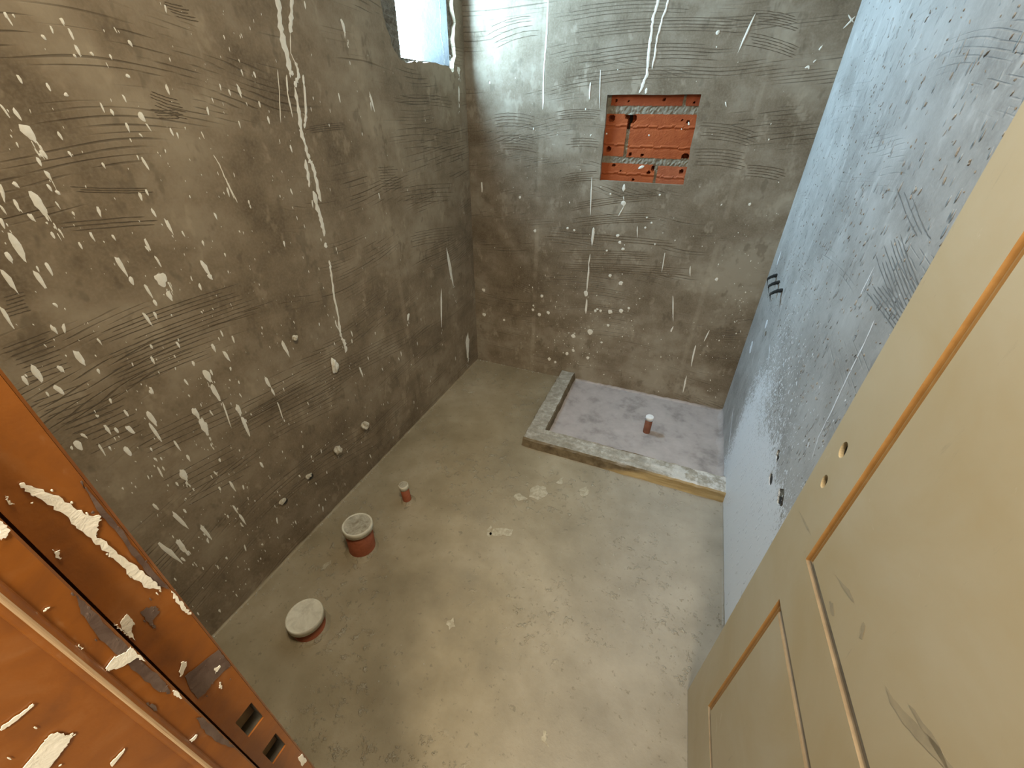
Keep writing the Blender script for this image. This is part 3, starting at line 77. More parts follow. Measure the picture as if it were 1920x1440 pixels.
SCRATCH_LEFT = [[(-1.8251,0.9794),(-1.7971,0.981),(-1.7702,0.9812),(-1.7412,0.9827),(-1.7112,0.9824),(-1.6803,0.983),(-1.6483,0.9818)],[(-1.822,0.9706),(-1.7951,0.9712),(-1.768,0.9723),(-1.7389,0.9728),(-1.7078,0.9719),(-1.6772,0.9718),(-1.6445,0.9713)],[(-1.8132,0.9617),(-1.7836,0.9623),(-1.7547,0.9622),(-1.7241,0.9624),(-1.691,0.9616),(-1.6577,0.9611),(-1.6224,0.9602)],[(-1.8122,0.9525),(-1.784,0.9522),(-1.7558,0.9525),(-1.7247,0.9521),(-1.6939,0.9516),(-1.6598,0.9505),(-1.6264,0.9489)],[(-1.8341,0.9422),(-1.8073,0.9428),(-1.7797,0.9424),(-1.7504,0.9426),(-1.7204,0.9414),(-1.6895,0.9411),(-1.6558,0.9392)],[(-1.8346,0.9324),(-1.8046,0.9335),(-1.7727,0.9328),(-1.7392,0.9324),(-1.7047,0.931),(-1.6674,0.9292),(-1.6296,0.9267)],[(-1.8319,0.9236),(-1.8048,0.9234),(-1.7782,0.9229),(-1.7491,0.9219),(-1.7189,0.9209),(-1.6882,0.9188),(-1.6557,0.9174)],[(-1.8433,0.9139),(-1.8151,0.9129),(-1.7858,0.913),(-1.7556,0.912),(-1.7245,0.9104),(-1.6916,0.909),(-1.6566,0.906)],[(-1.8165,0.9034),(-1.7884,0.9026),(-1.7577,0.9012),(-1.7267,0.8999),(-1.6937,0.8981),(-1.6599,0.8955),(-1.6245,0.8926)],[(-1.8236,0.8931),(-1.7926,0.8926),(-1.7617,0.8904),(-1.7291,0.8895),(-1.6952,0.8873),(-1.6593,0.8843),(-1.6221,0.8808)],[(-1.8127,1.0321),(-1.7656,1.0348),(-1.7135,1.0364),(-1.6581,1.0371),(-1.5996,1.0361),(-1.5343,1.0338),(-1.4642,1.0309)],[(-1.795,1.025),(-1.7547,1.0261),(-1.7136,1.0269),(-1.6683,1.0277),(-1.6208,1.0274),(-1.5692,1.0256),(-1.5167,1.023)],[(-1.8333,1.0145),(-1.7848,1.016),(-1.7341,1.0174),(-1.6781,1.0173),(-1.6186,1.017),(-1.5527,1.0144),(-1.4827,1.0107)],[(-1.8087,1.0066),(-1.7616,1.0081),(-1.7111,1.009),(-1.6576,1.0081),(-1.5998,1.0069),(-1.5363,1.0034),(-1.4688,0.9994)],[(-1.7636,0.9922),(-1.7214,0.9925),(-1.6777,0.9924),(-1.6301,0.9913),(-1.5789,0.9904),(-1.5232,0.989),(-1.464,0.9862)],[(-1.7353,0.9835),(-1.6939,0.9827),(-1.6488,0.9821),(-1.5995,0.9807),(-1.5487,0.9785),(-1.4935,0.9767),(-1.4335,0.9729)],[(-1.744,0.9742),(-1.7028,0.9729),(-1.6605,0.9721),(-1.6136,0.971),(-1.5646,0.969),(-1.5118,0.9662),(-1.454,0.9631)],[(-1.7551,0.9646),(-1.7042,0.9636),(-1.6496,0.9611),(-1.5892,0.9584),(-1.5249,0.9556),(-1.4535,0.9514),(-1.3771,0.9458)],[(-1.7409,0.9547),(-1.701,0.9531),(-1.6577,0.9517),(-1.6105,0.9489),(-1.5609,0.946),(-1.5092,0.9437),(-1.4526,0.9393)],[(-1.9157,1.1517),(-1.911,1.1523),(-1.9058,1.1523),(-1.9011,1.1523),(-1.8958,1.1529),(-1.8906,1.1531),(-1.8855,1.1527)],[(-1.9161,1.1451),(-1.9109,1.1454),(-1.9063,1.1456),(-1.9015,1.146),(-1.8964,1.1459),(-1.8917,1.146),(-1.8865,1.146)],[(-1.9192,1.1384),(-1.9149,1.1381),(-1.9107,1.1388),(-1.9059,1.1384),(-1.9017,1.1388),(-1.8963,1.139),(-1.892,1.1395)],[(-1.9247,1.1315),(-1.9197,1.1312),(-1.9149,1.1315),(-1.9091,1.1321),(-1.904,1.1321),(-1.8989,1.1321),(-1.8934,1.1319)],[(-1.9249,1.1249),(-1.9204,1.1245),(-1.9148,1.1245),(-1.9099,1.1249),(-1.9041,1.1253),(-1.8986,1.1252),(-1.8927,1.125)],[(-1.9254,1.1178),(-1.92,1.1177),(-1.915,1.1181),(-1.9092,1.1178),(-1.9038,1.1184),(-1.8977,1.1184),(-1.8924,1.118)],[(-1.9613,1.0656),(-1.9494,1.0663),(-1.937,1.067),(-1.9246,1.0671),(-1.9118,1.0679),(-1.899,1.0692),(-1.8854,1.0691)],[(-1.9633,1.0569),(-1.9533,1.0568),(-1.943,1.0575),(-1.9322,1.058),(-1.9206,1.0581),(-1.9096,1.0587),(-1.898,1.0589)],[(-1.9592,1.0471),(-1.9486,1.0481),(-1.9379,1.0483),(-1.9265,1.0486),(-1.9157,1.0488),(-1.9043,1.0492),(-1.8918,1.0492)],[(-1.9565,1.0376),(-1.9464,1.0384),(-1.9361,1.0385),(-1.926,1.0389),(-1.9158,1.039),(-1.905,1.0385),(-1.8946,1.0389)],[(-1.9604,1.0287),(-1.9491,1.0287),(-1.9369,1.0284),(-1.9255,1.0284),(-1.9126,1.0284),(-1.9005,1.029),(-1.888,1.0289)],[(-1.9557,1.0185),(-1.9459,1.0187),(-1.9358,1.019),(-1.9255,1.0184),(-1.9147,1.0184),(-1.9038,1.0186),(-1.8935,1.0185)],[(-1.9565,1.0085),(-1.9468,1.008),(-1.9375,1.0084),(-1.9272,1.0082),(-1.9165,1.0084),(-1.907,1.008),(-1.896,1.0077)],[(-1.9628,0.999),(-1.9513,0.9986),(-1.9395,0.9985),(-1.9276,0.9979),(-1.9153,0.9976),(-1.9024,0.9978),(-1.8904,0.9975)],[(-1.959,0.9886),(-1.9481,0.9885),(-1.9369,0.9879),(-1.9247,0.9875),(-1.9132,0.9868),(-1.9014,0.9867),(-1.889,0.986)],[(-1.974,0.9482),(-1.9614,0.9471),(-1.9491,0.946),(-1.9357,0.9455),(-1.9227,0.9447),(-1.9089,0.9439),(-1.8956,0.9424)],[(-1.9729,0.9351),(-1.9594,0.9338),(-1.9462,0.9329),(-1.932,0.932),(-1.9179,0.9305),(-1.9034,0.9298),(-1.8885,0.9284)],[(-1.9687,0.9212),(-1.9566,0.9203),(-1.9436,0.9189),(-1.931,0.9186),(-1.9178,0.9167),(-1.9042,0.9153),(-1.8897,0.9136)],[(-1.9697,0.9075),(-1.9575,0.9069),(-1.9444,0.9055),(-1.9312,0.9036),(-1.9176,0.903),(-1.9034,0.9006),(-1.8896,0.8992)],[(-1.9602,0.8932),(-1.9484,0.8921),(-1.9374,0.8909),(-1.9251,0.889),(-1.9136,0.8879),(-1.9017,0.8863),(-1.8895,0.8855)],[(-1.9594,0.8795),(-1.9465,0.8775),(-1.9333,0.8753),(-1.9194,0.8731),(-1.9056,0.8717),(-1.8909,0.8697),(-1.8766,0.8683)],[(-1.9615,0.8648),(-1.9472,0.863),(-1.9336,0.8613),(-1.9188,0.8592),(-1.9034,0.8566),(-1.8885,0.8548),(-1.8719,0.8524)],[(-1.9554,0.8492),(-1.9444,0.8485),(-1.9328,0.8455),(-1.9215,0.8446),(-1.9098,0.8422),(-1.8978,0.8401),(-1.8847,0.8383)],[(-1.955,0.835),(-1.9434,0.832),(-1.9317,0.8307),(-1.9196,0.829),(-1.9068,0.8256),(-1.8944,0.8244),(-1.8817,0.8219)],[(-1.7761,1.2574),(-1.753,1.256),(-1.7304,1.2536),(-1.7054,1.2511),(-1.6797,1.249),(-1.6539,1.2459),(-1.6265,1.2421)],[(-1.7809,1.2502),(-1.755,1.2481),(-1.7272,1.2451),(-1.6978,1.2423),(-1.6676,1.2384),(-1.6357,1.2344),(-1.6027,1.2296)],[(-1.7652,1.2407),(-1.7426,1.2384),(-1.7192,1.236),(-1.6944,1.2331),(-1.669,1.2304),(-1.6414,1.2264),(-1.6137,1.2223)],[(-1.5052,1.4813),(-1.4974,1.4785),(-1.4894,1.4755),(-1.4807,1.4726),(-1.4718,1.47),(-1.4618,1.4685),(-1.4525,1.4665)],[(-1.5097,1.4765),(-1.5009,1.4728),(-1.4916,1.4695),(-1.4812,1.4661),(-1.4713,1.4631),(-1.4608,1.4608),(-1.4505,1.4585)],[(-1.5117,1.4714),(-1.5017,1.4668),(-1.4918,1.4633),(-1.4821,1.4591),(-1.4704,1.4564),(-1.4583,1.4538),(-1.4471,1.4513)],[(-1.5037,1.4614),(-1.4949,1.4576),(-1.4854,1.4535),(-1.4753,1.4506),(-1.4648,1.4477),(-1.4552,1.4452),(-1.443,1.4431)],[(-1.5094,1.4563),(-1.5004,1.4527),(-1.4914,1.4494),(-1.4819,1.4457),(-1.4722,1.4423),(-1.4617,1.44),(-1.4523,1.4379)],[(-1.5062,1.4481),(-1.4974,1.4447),(-1.488,1.4409),(-1.477,1.4374),(-1.4676,1.434),(-1.4574,1.4312),(-1.4452,1.4293)],[(-1.5217,1.4479),(-1.5138,1.4473),(-1.5048,1.4467),(-1.4958,1.446),(-1.4851,1.4463),(-1.476,1.4467),(-1.4652,1.4478)],[(-1.5158,1.4426),(-1.5065,1.4413),(-1.4984,1.4409),(-1.4895,1.4413),(-1.4807,1.4414),(-1.472,1.4421),(-1.4615,1.4426)],[(-1.5141,1.4376),(-1.5056,1.4362),(-1.4961,1.436),(-1.4871,1.436),(-1.478,1.4361),(-1.4685,1.437),(-1.4586,1.4378)],[(-1.5108,1.4321),(-1.5042,1.4318),(-1.4968,1.4313),(-1.4887,1.4313),(-1.4813,1.4313),(-1.4728,1.431),(-1.4642,1.4314)],[(-1.7324,1.3182),(-1.7128,1.3147),(-1.6912,1.3106),(-1.6697,1.3073),(-1.6458,1.304),(-1.622,1.3012),(-1.5955,1.2979)],[(-1.7184,1.3113),(-1.7001,1.308),(-1.6809,1.3047),(-1.6612,1.302),(-1.6407,1.299),(-1.6186,1.2963),(-1.5965,1.2935)],[(-1.7266,1.3092),(-1.7064,1.3051),(-1.6849,1.3012),(-1.6617,1.2978),(-1.6378,1.2941),(-1.6134,1.2914),(-1.587,1.2887)],[(-1.4047,1.6438),(-1.398,1.6434),(-1.3911,1.6428),(-1.3858,1.6424),(-1.3789,1.6426),(-1.3719,1.6423),(-1.3649,1.6426)],[(-1.4073,1.6401),(-1.3993,1.6387),(-1.3896,1.638),(-1.3805,1.6372),(-1.3715,1.6368),(-1.3608,1.6373),(-1.3518,1.6375)],[(-1.4019,1.634),(-1.3946,1.6331),(-1.387,1.6324),(-1.3802,1.6315),(-1.3731,1.631),(-1.3646,1.6313),(-1.3567,1.6319)],[(-1.3974,1.6292),(-1.3887,1.6275),(-1.3797,1.6268),(-1.3711,1.6258),(-1.3614,1.6256),(-1.3502,1.6258),(-1.341,1.6261)],[(-1.3896,1.6226),(-1.3814,1.6216),(-1.3725,1.621),(-1.364,1.6201),(-1.3548,1.6198),(-1.3453,1.62),(-1.3367,1.6201)],[(-1.6589,0.6531),(-1.6153,0.6504),(-1.5691,0.6458),(-1.5208,0.6417),(-1.4699,0.6365),(-1.415,0.6302),(-1.3586,0.6239)],[(-1.6562,0.6396),(-1.6045,0.6353),(-1.5487,0.6296),(-1.4915,0.6241),(-1.4282,0.6154),(-1.36,0.6067),(-1.2888,0.5963)],[(-1.6333,0.6214),(-1.587,0.618),(-1.5399,0.6129),(-1.4886,0.6068),(-1.4335,0.5994),(-1.3751,0.5916),(-1.3123,0.5828)],[(-1.6373,0.6074),(-1.5925,0.6031),(-1.5442,0.5973),(-1.4949,0.592),(-1.4428,0.5843),(-1.386,0.5762),(-1.3253,0.5667)],[(-1.6356,0.5933),(-1.5835,0.586),(-1.5287,0.5791),(-1.4687,0.5705),(-1.4071,0.5614),(-1.3402,0.5505),(-1.2653,0.5372)],[(-1.5663,0.5862),(-1.5158,0.5801),(-1.4617,0.5717),(-1.4047,0.5627),(-1.3431,0.5522),(-1.28,0.5404),(-1.2097,0.5272)],[(-1.5274,0.5666),(-1.4898,0.5617),(-1.4492,0.5534),(-1.4076,0.5463),(-1.3654,0.5403),(-1.3199,0.5304),(-1.2719,0.522)],[(-1.5229,0.5495),(-1.4851,0.5449),(-1.4447,0.5369),(-1.4032,0.5301),(-1.3587,0.5205),(-1.3134,0.513),(-1.2642,0.5027)],[(-1.5302,0.5355),(-1.4834,0.5285),(-1.4342,0.5186),(-1.3793,0.5082),(-1.3227,0.4963),(-1.2649,0.484),(-1.2023,0.4699)],[(-1.5526,0.5236),(-1.5087,0.5161),(-1.4635,0.509),(-1.4141,0.4969),(-1.3642,0.4886),(-1.3114,0.477),(-1.2536,0.4616)],[(-1.5557,0.5084),(-1.512,0.4997),(-1.4658,0.4921),(-1.4147,0.4808),(-1.3635,0.4705),(-1.3063,0.457),(-1.2489,0.4426)],[(-1.3434,0.6337),(-1.2639,0.6271),(-1.1733,0.6183),(-1.0778,0.6075),(-0.973,0.5971),(-0.8554,0.5849),(-0.7262,0.5679)],[(-1.3421,0.6209),(-1.2625,0.6125),(-1.1788,0.6064),(-1.0876,0.5959),(-0.9855,0.5853),(-0.8756,0.5709),(-0.7542,0.5559)],[(-1.3096,0.6051),(-1.2437,0.5991),(-1.1695,0.5923),(-1.0894,0.5828),(-1.004,0.5709),(-0.914,0.5621),(-0.8106,0.5471)],[(-1.3147,0.5938),(-1.2359,0.5855),(-1.1515,0.5764),(-1.0578,0.5649),(-0.9557,0.5512),(-0.845,0.5373),(-0.719,0.5201)],[(-1.3739,0.5861),(-1.2897,0.5774),(-1.197,0.5675),(-1.0949,0.5542),(-0.9855,0.5409),(-0.8586,0.5232),(-0.7167,0.5016)],[(-1.3366,0.5714),(-1.2549,0.5614),(-1.1671,0.5505),(-1.0694,0.5376),(-0.9659,0.524),(-0.8483,0.5057),(-0.7161,0.486)],[(-1.3111,0.5538),(-1.2413,0.5461),(-1.1625,0.5366),(-1.0789,0.5252),(-0.9865,0.5114),(-0.8899,0.4981),(-0.7783,0.4774)],[(-1.8508,0.7561),(-1.8167,0.7532),(-1.7824,0.7499),(-1.745,0.7467),(-1.7058,0.741),(-1.6653,0.7365),(-1.6225,0.7311)],[(-1.8687,0.7414),(-1.8366,0.7399),(-1.8033,0.7365),(-1.7688,0.7328),(-1.7323,0.7285),(-1.6937,0.7237),(-1.6522,0.7177)],[(-1.855,0.7261),(-1.8205,0.7235),(-1.7841,0.7188),(-1.7462,0.7138),(-1.7055,0.7082),(-1.6627,0.7021),(-1.6175,0.6947)],[(-1.8614,0.7115),(-1.8282,0.7079),(-1.7916,0.7039),(-1.7537,0.6979),(-1.7149,0.6934),(-1.6722,0.6856),(-1.6289,0.6793)],[(-1.8491,0.6944),(-1.8146,0.6908),(-1.7779,0.6854),(-1.7383,0.6793),(-1.6984,0.6727),(-1.655,0.6656),(-1.6081,0.6561)],[(-0.7684,1.2637),(-0.7537,1.2627),(-0.7333,1.2617),(-0.7182,1.2603),(-0.6987,1.2604),(-0.6831,1.2585),(-0.6638,1.2587)],[(-0.7737,1.2547),(-0.7524,1.2528),(-0.7313,1.2521),(-0.7093,1.2513),(-0.6885,1.2503),(-0.6643,1.2478),(-0.6429,1.2466)],[(-0.7641,1.2448),(-0.7459,1.2435),(-0.7303,1.2428),(-0.7126,1.241),(-0.6916,1.2402),(-0.6765,1.2394),(-0.6583,1.2379)],[(-0.7719,1.2347),(-0.7543,1.2347),(-0.737,1.233),(-0.719,1.2328),(-0.702,1.2314),(-0.6832,1.2292),(-0.6629,1.2282)],[(-0.766,1.2255),(-0.7447,1.2246),(-0.7249,1.2225),(-0.7059,1.2214),(-0.6832,1.2194),(-0.6608,1.2177),(-0.6403,1.2174)],[(-0.7688,1.2165),(-0.7523,1.2149),(-0.7296,1.2138),(-0.7095,1.2122),(-0.6916,1.2106),(-0.6681,1.2094),(-0.6489,1.207)],[(-0.7601,1.2059),(-0.7447,1.2042),(-0.7229,1.2034),(-0.7055,1.202),(-0.6832,1.1995),(-0.6664,1.1982),(-0.6427,1.1973)],[(-0.766,1.1973),(-0.7449,1.1953),(-0.7258,1.1938),(-0.7037,1.1909),(-0.6837,1.1896),(-0.659,1.1872),(-0.6399,1.1858)],[(-0.7594,1.1867),(-0.7409,1.1847),(-0.7199,1.1834),(-0.6998,1.1811),(-0.6777,1.1791),(-0.6569,1.1777),(-0.6331,1.1756)],[(-0.5476,1.4992),(-0.4931,1.5018),(-0.4377,1.504),(-0.3784,1.504),(-0.3195,1.5051),(-0.2542,1.5033),(-0.1846,1.5002)],[(-0.5254,1.4905),(-0.4718,1.4926),(-0.4153,1.4938),(-0.3526,1.4926),(-0.291,1.4921),(-0.2254,1.4901),(-0.1501,1.4866)],[(-0.5823,1.4764),(-0.5224,1.4798),(-0.4559,1.4812),(-0.3874,1.4825),(-0.3099,1.4811),(-0.2305,1.4779),(-0.148,1.4729)],[(-0.5365,1.4676),(-0.4796,1.4701),(-0.4196,1.4707),(-0.3591,1.4703),(-0.2928,1.4691),(-0.2235,1.4653),(-0.1469,1.4603)],[(-0.617,1.3834),(-0.5562,1.3863),(-0.4919,1.3886),(-0.4239,1.3876),(-0.3463,1.3829),(-0.2719,1.3761),(-0.1854,1.3656)],[(-0.6106,1.3622),(-0.546,1.3639),(-0.4826,1.3644),(-0.4156,1.3633),(-0.3428,1.3579),(-0.2657,1.3506),(-0.1804,1.3389)],[(-0.5502,1.3407),(-0.4963,1.3422),(-0.445,1.3407),(-0.3854,1.3378),(-0.327,1.3329),(-0.2643,1.3244),(-0.1996,1.3163)],[(-0.5817,1.3175),(-0.5218,1.3181),(-0.4568,1.3171),(-0.3922,1.3121),(-0.3176,1.3054),(-0.2451,1.2968),(-0.1677,1.2845)],[(-0.6153,1.1721),(-0.5529,1.17),(-0.4927,1.1677),(-0.4219,1.162),(-0.3528,1.1559),(-0.2771,1.1474),(-0.1957,1.1388)],[(-0.6368,1.1574),(-0.572,1.1545),(-0.5113,1.152),(-0.4423,1.1469),(-0.3699,1.1391),(-0.293,1.1305),(-0.2131,1.1215)],[(-0.6318,1.1397),(-0.5704,1.1382),(-0.5002,1.1319),(-0.4339,1.128),(-0.3569,1.1199),(-0.2772,1.1103),(-0.1935,1.0986)],[(-0.6287,1.123),(-0.5714,1.1204),(-0.5079,1.1151),(-0.4435,1.1097),(-0.376,1.103),(-0.3042,1.0935),(-0.2226,1.0818)],[(-0.6109,1.1056),(-0.5566,1.1028),(-0.4994,1.0978),(-0.437,1.0913),(-0.3742,1.0827),(-0.3031,1.0741),(-0.2336,1.0627)],[(-0.5789,0.9779),(-0.5216,0.9737),(-0.4662,0.9669),(-0.4111,0.9607),(-0.3475,0.9519),(-0.2862,0.9429),(-0.2162,0.9309)],[(-0.6171,0.9699),(-0.5576,0.9646),(-0.4972,0.9583),(-0.4356,0.9508),(-0.3649,0.9426),(-0.2987,0.9315),(-0.2227,0.9175)],[(-0.6028,0.9571),(-0.5493,0.9522),(-0.489,0.9463),(-0.4239,0.9381),(-0.3576,0.927),(-0.286,0.9166),(-0.2077,0.901)],[(-0.6218,0.9469),(-0.5586,0.941),(-0.4921,0.9344),(-0.4209,0.9251),(-0.3456,0.9129),(-0.2662,0.8984),(-0.1801,0.8831)],[(-0.5853,0.9321),(-0.5332,0.9274),(-0.4791,0.9207),(-0.4235,0.9116),(-0.3663,0.9027),(-0.3025,0.8923),(-0.233,0.8783)],[(-0.6187,0.9228),(-0.5543,0.9168),(-0.4926,0.9106),(-0.4194,0.8981),(-0.3443,0.8858),(-0.2665,0.8712),(-0.1792,0.853)],[(-1.0732,1.4039),(-1.0481,1.4071),(-1.0217,1.4088),(-0.9957,1.4109),(-0.9684,1.4117),(-0.9412,1.4128),(-0.9106,1.4127)],[(-1.0907,1.3973),(-1.0614,1.4005),(-1.0334,1.4027),(-1.0035,1.4045),(-0.973,1.4055),(-0.9402,1.4067),(-0.9083,1.4074)],[(-1.0744,1.3941),(-1.0508,1.3957),(-1.0252,1.3974),(-0.9984,1.3991),(-0.9728,1.3994),(-0.9457,1.4013),(-0.9186,1.4005)],[(-1.0675,1.3887),(-1.0435,1.3906),(-1.0185,1.3921),(-0.9924,1.3933),(-0.9653,1.394),(-0.9395,1.3951),(-0.911,1.3953)],[(-1.9516,0.8886),(-1.9347,0.8879),(-1.9166,0.8879),(-1.8982,0.8877),(-1.8797,0.8866),(-1.8605,0.8863),(-1.8407,0.8871)],[(-1.9535,0.8738),(-1.9357,0.874),(-1.9173,0.8736),(-1.8976,0.8732),(-1.8782,0.8724),(-1.8576,0.8714),(-1.8367,0.8714)],[(-1.9471,0.8604),(-1.9322,0.8602),(-1.9167,0.8586),(-1.9007,0.8581),(-1.8838,0.8579),(-1.8667,0.8565),(-1.8481,0.8563)],[(-1.9517,0.8457),(-1.9342,0.8454),(-1.917,0.8439),(-1.8992,0.8434),(-1.8804,0.8425),(-1.8616,0.8414),(-1.8419,0.8397)],[(-1.9419,0.8304),(-1.9253,0.8298),(-1.9081,0.8283),(-1.8915,0.8271),(-1.8736,0.8267),(-1.8558,0.8255),(-1.8363,0.8237)],[(-1.9352,0.8152),(-1.9211,0.8135),(-1.9061,0.8134),(-1.8902,0.8108),(-1.8751,0.81),(-1.8584,0.8098),(-1.8418,0.8074)],[(-1.9348,0.7997),(-1.9202,0.7977),(-1.9053,0.7974),(-1.8889,0.7959),(-1.8728,0.7938),(-1.856,0.7921),(-1.8393,0.7908)],[(-1.9506,0.7855),(-1.9331,0.7846),(-1.915,0.7821),(-1.8967,0.7794),(-1.8784,0.7781),(-1.8589,0.7765),(-1.8389,0.7744)],[(-1.8665,0.6138),(-1.8373,0.6107),(-1.8064,0.6051),(-1.7737,0.6009),(-1.7399,0.5966),(-1.703,0.5896),(-1.6662,0.5863)],[(-1.8409,0.5927),(-1.8138,0.5881),(-1.7869,0.5831),(-1.7587,0.5799),(-1.7291,0.5741),(-1.6986,0.5705),(-1.6666,0.5655)],[(-1.835,0.5725),(-1.8115,0.5689),(-1.7852,0.5645),(-1.7602,0.5609),(-1.7337,0.5554),(-1.7046,0.5495),(-1.6762,0.5451)],[(-1.8411,0.5554),(-1.8171,0.5512),(-1.7932,0.5466),(-1.7673,0.5418),(-1.7408,0.5363),(-1.7136,0.5309),(-1.6858,0.5258)],[(-1.832,0.5343),(-1.8063,0.5287),(-1.7807,0.5244),(-1.7535,0.5178),(-1.7258,0.5134),(-1.6963,0.5067),(-1.6655,0.5)],[(-1.8388,0.5158),(-1.8095,0.5101),(-1.7795,0.5023),(-1.7484,0.4958),(-1.7152,0.4883),(-1.6806,0.482),(-1.6449,0.4743)],[(-1.8474,0.4979),(-1.8215,0.4912),(-1.7942,0.4858),(-1.7666,0.4788),(-1.7388,0.4733),(-1.7081,0.4659),(-1.6775,0.4595)],[(-1.5855,0.3471),(-1.5271,0.3378),(-1.4625,0.3264),(-1.395,0.3124),(-1.3243,0.2977),(-1.2458,0.2808),(-1.1606,0.2614)],[(-1.5147,0.3145),(-1.4571,0.303),(-1.3968,0.2907),(-1.3317,0.2759),(-1.2619,0.2592),(-1.185,0.2412),(-1.1074,0.2228)],[(-1.5077,0.2909),(-1.4471,0.2779),(-1.3854,0.2646),(-1.3178,0.2472),(-1.2474,0.2325),(-1.1678,0.2119),(-1.0843,0.1895)],[(-1.5494,0.2766),(-1.4878,0.2638),(-1.4211,0.2491),(-1.3497,0.2331),(-1.2735,0.2127),(-1.1896,0.1899),(-1.0984,0.1663)],[(-1.5382,0.2526),(-1.4806,0.2397),(-1.4162,0.2217),(-1.3491,0.206),(-1.2788,0.1885),(-1.2009,0.1665),(-1.1163,0.1423)],[(-1.4979,0.221),(-1.439,0.2043),(-1.3788,0.1892),(-1.3147,0.1725),(-1.244,0.1522),(-1.1686,0.1309),(-1.0861,0.1064)]]


# ---------------------------------------------------------------- helpers
def lin(r, g, b):
    f = lambda c: (c / 255 / 12.92) if c / 255 <= 0.04045 else ((c / 255 + 0.055) / 1.055) ** 2.4
    return (f(r), f(g), f(b), 1)

class NT:
    def __init__(s, name, rough=0.8, spec=0.3):
        s.m = bpy.data.materials.new(name); s.m.use_nodes = True
        s.t = s.m.node_tree; s.b = s.t.nodes['Principled BSDF']
        s.b.inputs['Roughness'].default_value = rough
        s.b.inputs['Specular IOR Level'].default_value = spec
        tc = s.t.nodes.new('ShaderNodeTexCoord'); s.co = tc.outputs['Object']
    def L(s, a, b): s.t.links.new(a, b)
    def put(s, sock, v):
        if isinstance(v, (int, float)): sock.default_value = v
        elif isinstance(v, tuple): sock.default_value = v
        else: s.L(v, sock)
    def math(s, op, a, b=0.0, c=None, clamp=False):
        n = s.t.nodes.new('ShaderNodeMath'); n.operation = op; n.use_clamp = clamp
        s.put(n.inputs[0], a); s.put(n.inputs[1], b)
        if c is not None: s.put(n.inputs[2], c)
        return n.outputs[0]
    def mapping(s, scale=(1, 1, 1), loc=(0, 0, 0), rot=(0, 0, 0), src=None):
        n = s.t.nodes.new('ShaderNodeMapping')
        n.inputs['Scale'].default_value = scale; n.inputs['Location'].default_value = loc; n.inputs['Rotation'].default_value = rot
        s.L(src or s.co, n.inputs['Vector']); return n.outputs[0]
    def noise(s, scale, detail=4, rough=0.55, vec=None, dist=0.0):
        n = s.t.nodes.new('ShaderNodeTexNoise')
        n.inputs['Scale'].default_value = scale; n.inputs['Detail'].default_value = detail
        n.inputs['Roughness'].default_value = rough; n.inputs['Distortion'].default_value = dist
        s.L(vec or s.co, n.inputs['Vector']); return n.outputs['Fac']
    def voronoi(s, scale, vec=None, feature='F1'):
        n = s.t.nodes.new('ShaderNodeTexVoronoi'); n.feature = feature
        n.inputs['Scale'].default_value = scale
        s.L(vec or s.co, n.inputs['Vector']); return n.outputs['Distance']
    def ramp(s, fac, stops):
        n = s.t.nodes.new('ShaderNodeValToRGB'); e = n.color_ramp.elements
        while len(e) < len(stops): e.new(0.5)
        for k, (p, c) in enumerate(stops):
            e[k].position = p; e[k].color = c if isinstance(c, tuple) else (c, c, c, 1)
        s.L(fac, n.inputs[0]); return n.outputs[0]
    def step(s, v, lo, hi):
        n = s.t.nodes.new('ShaderNodeMapRange'); n.interpolation_type = 'SMOOTHSTEP'
        s.put(n.inputs['Value'], v); n.inputs['From Min'].default_value = lo; n.inputs['From Max'].default_value = hi
        return n.outputs[0]
    def mix(s, fac, a, b, mode='MIX'):
        n = s.t.nodes.new('ShaderNodeMix'); n.data_type = 'RGBA'; n.blend_type = mode
        s.put(n.inputs[0], fac); s.put(n.inputs[6], a); s.put(n.inputs[7], b); return n.outputs[2]
    def xyz(s, src=None):
        n = s.t.nodes.new('ShaderNodeSeparateXYZ'); s.L(src or s.co, n.inputs[0]); return n.outputs
    def color(s, c): s.put(s.b.inputs['Base Color'], c); return s
    def rough(s, r): s.put(s.b.inputs['Roughness'], r); return s
    def bump(s, h, strength=0.5, dist=0.01):
        n = s.t.nodes.new('ShaderNodeBump'); n.inputs['Strength'].default_value = strength; n.inputs['Distance'].default_value = dist
        s.L(h, n.inputs['Height']); s.L(n.outputs[0], s.b.inputs['Normal']); return s

def mesh_obj(name, verts, faces, mat, parent=None, smooth=False):
    me = bpy.data.meshes.new(name); me.from_pydata([tuple(v) for v in verts], [], faces); me.update()
    if mat:
        for mm in (mat if isinstance(mat, (list, tuple)) else [mat]): me.materials.append(mm)
    o = bpy.data.objects.new(name, me); COL.objects.link(o)
    if parent: o.parent = parent
    if smooth:
        for p in me.polygons: p.use_smooth = True
    return o
def bm_obj(name, bm, mat, parent=None, smooth=False):
    bmesh.ops.recalc_face_normals(bm, faces=bm.faces)
    me = bpy.data.meshes.new(name); bm.to_mesh(me); bm.free()
    for mm in (mat if isinstance(mat, (list, tuple)) else [mat]): me.materials.append(mm)
    o = bpy.data.objects.new(name, me); COL.objects.link(o)
    if parent: o.parent = parent
    if smooth:
        for p in me.polygons: p.use_smooth = True
    return o
def struct(o): o['kind'] = 'structure'; return o
def stuff(o): o['kind'] = 'stuff'; return o
def tag(o, label, cat, group=None):
    o['label'] = label; o['category'] = cat
    if group: o['group'] = group
    return o
def empty(name, loc, label, cat, group=None):
    o = bpy.data.objects.new(name, None); COL.objects.link(o); o.location = loc
    o.empty_display_size = 0.05
    return tag(o, label, cat, group)

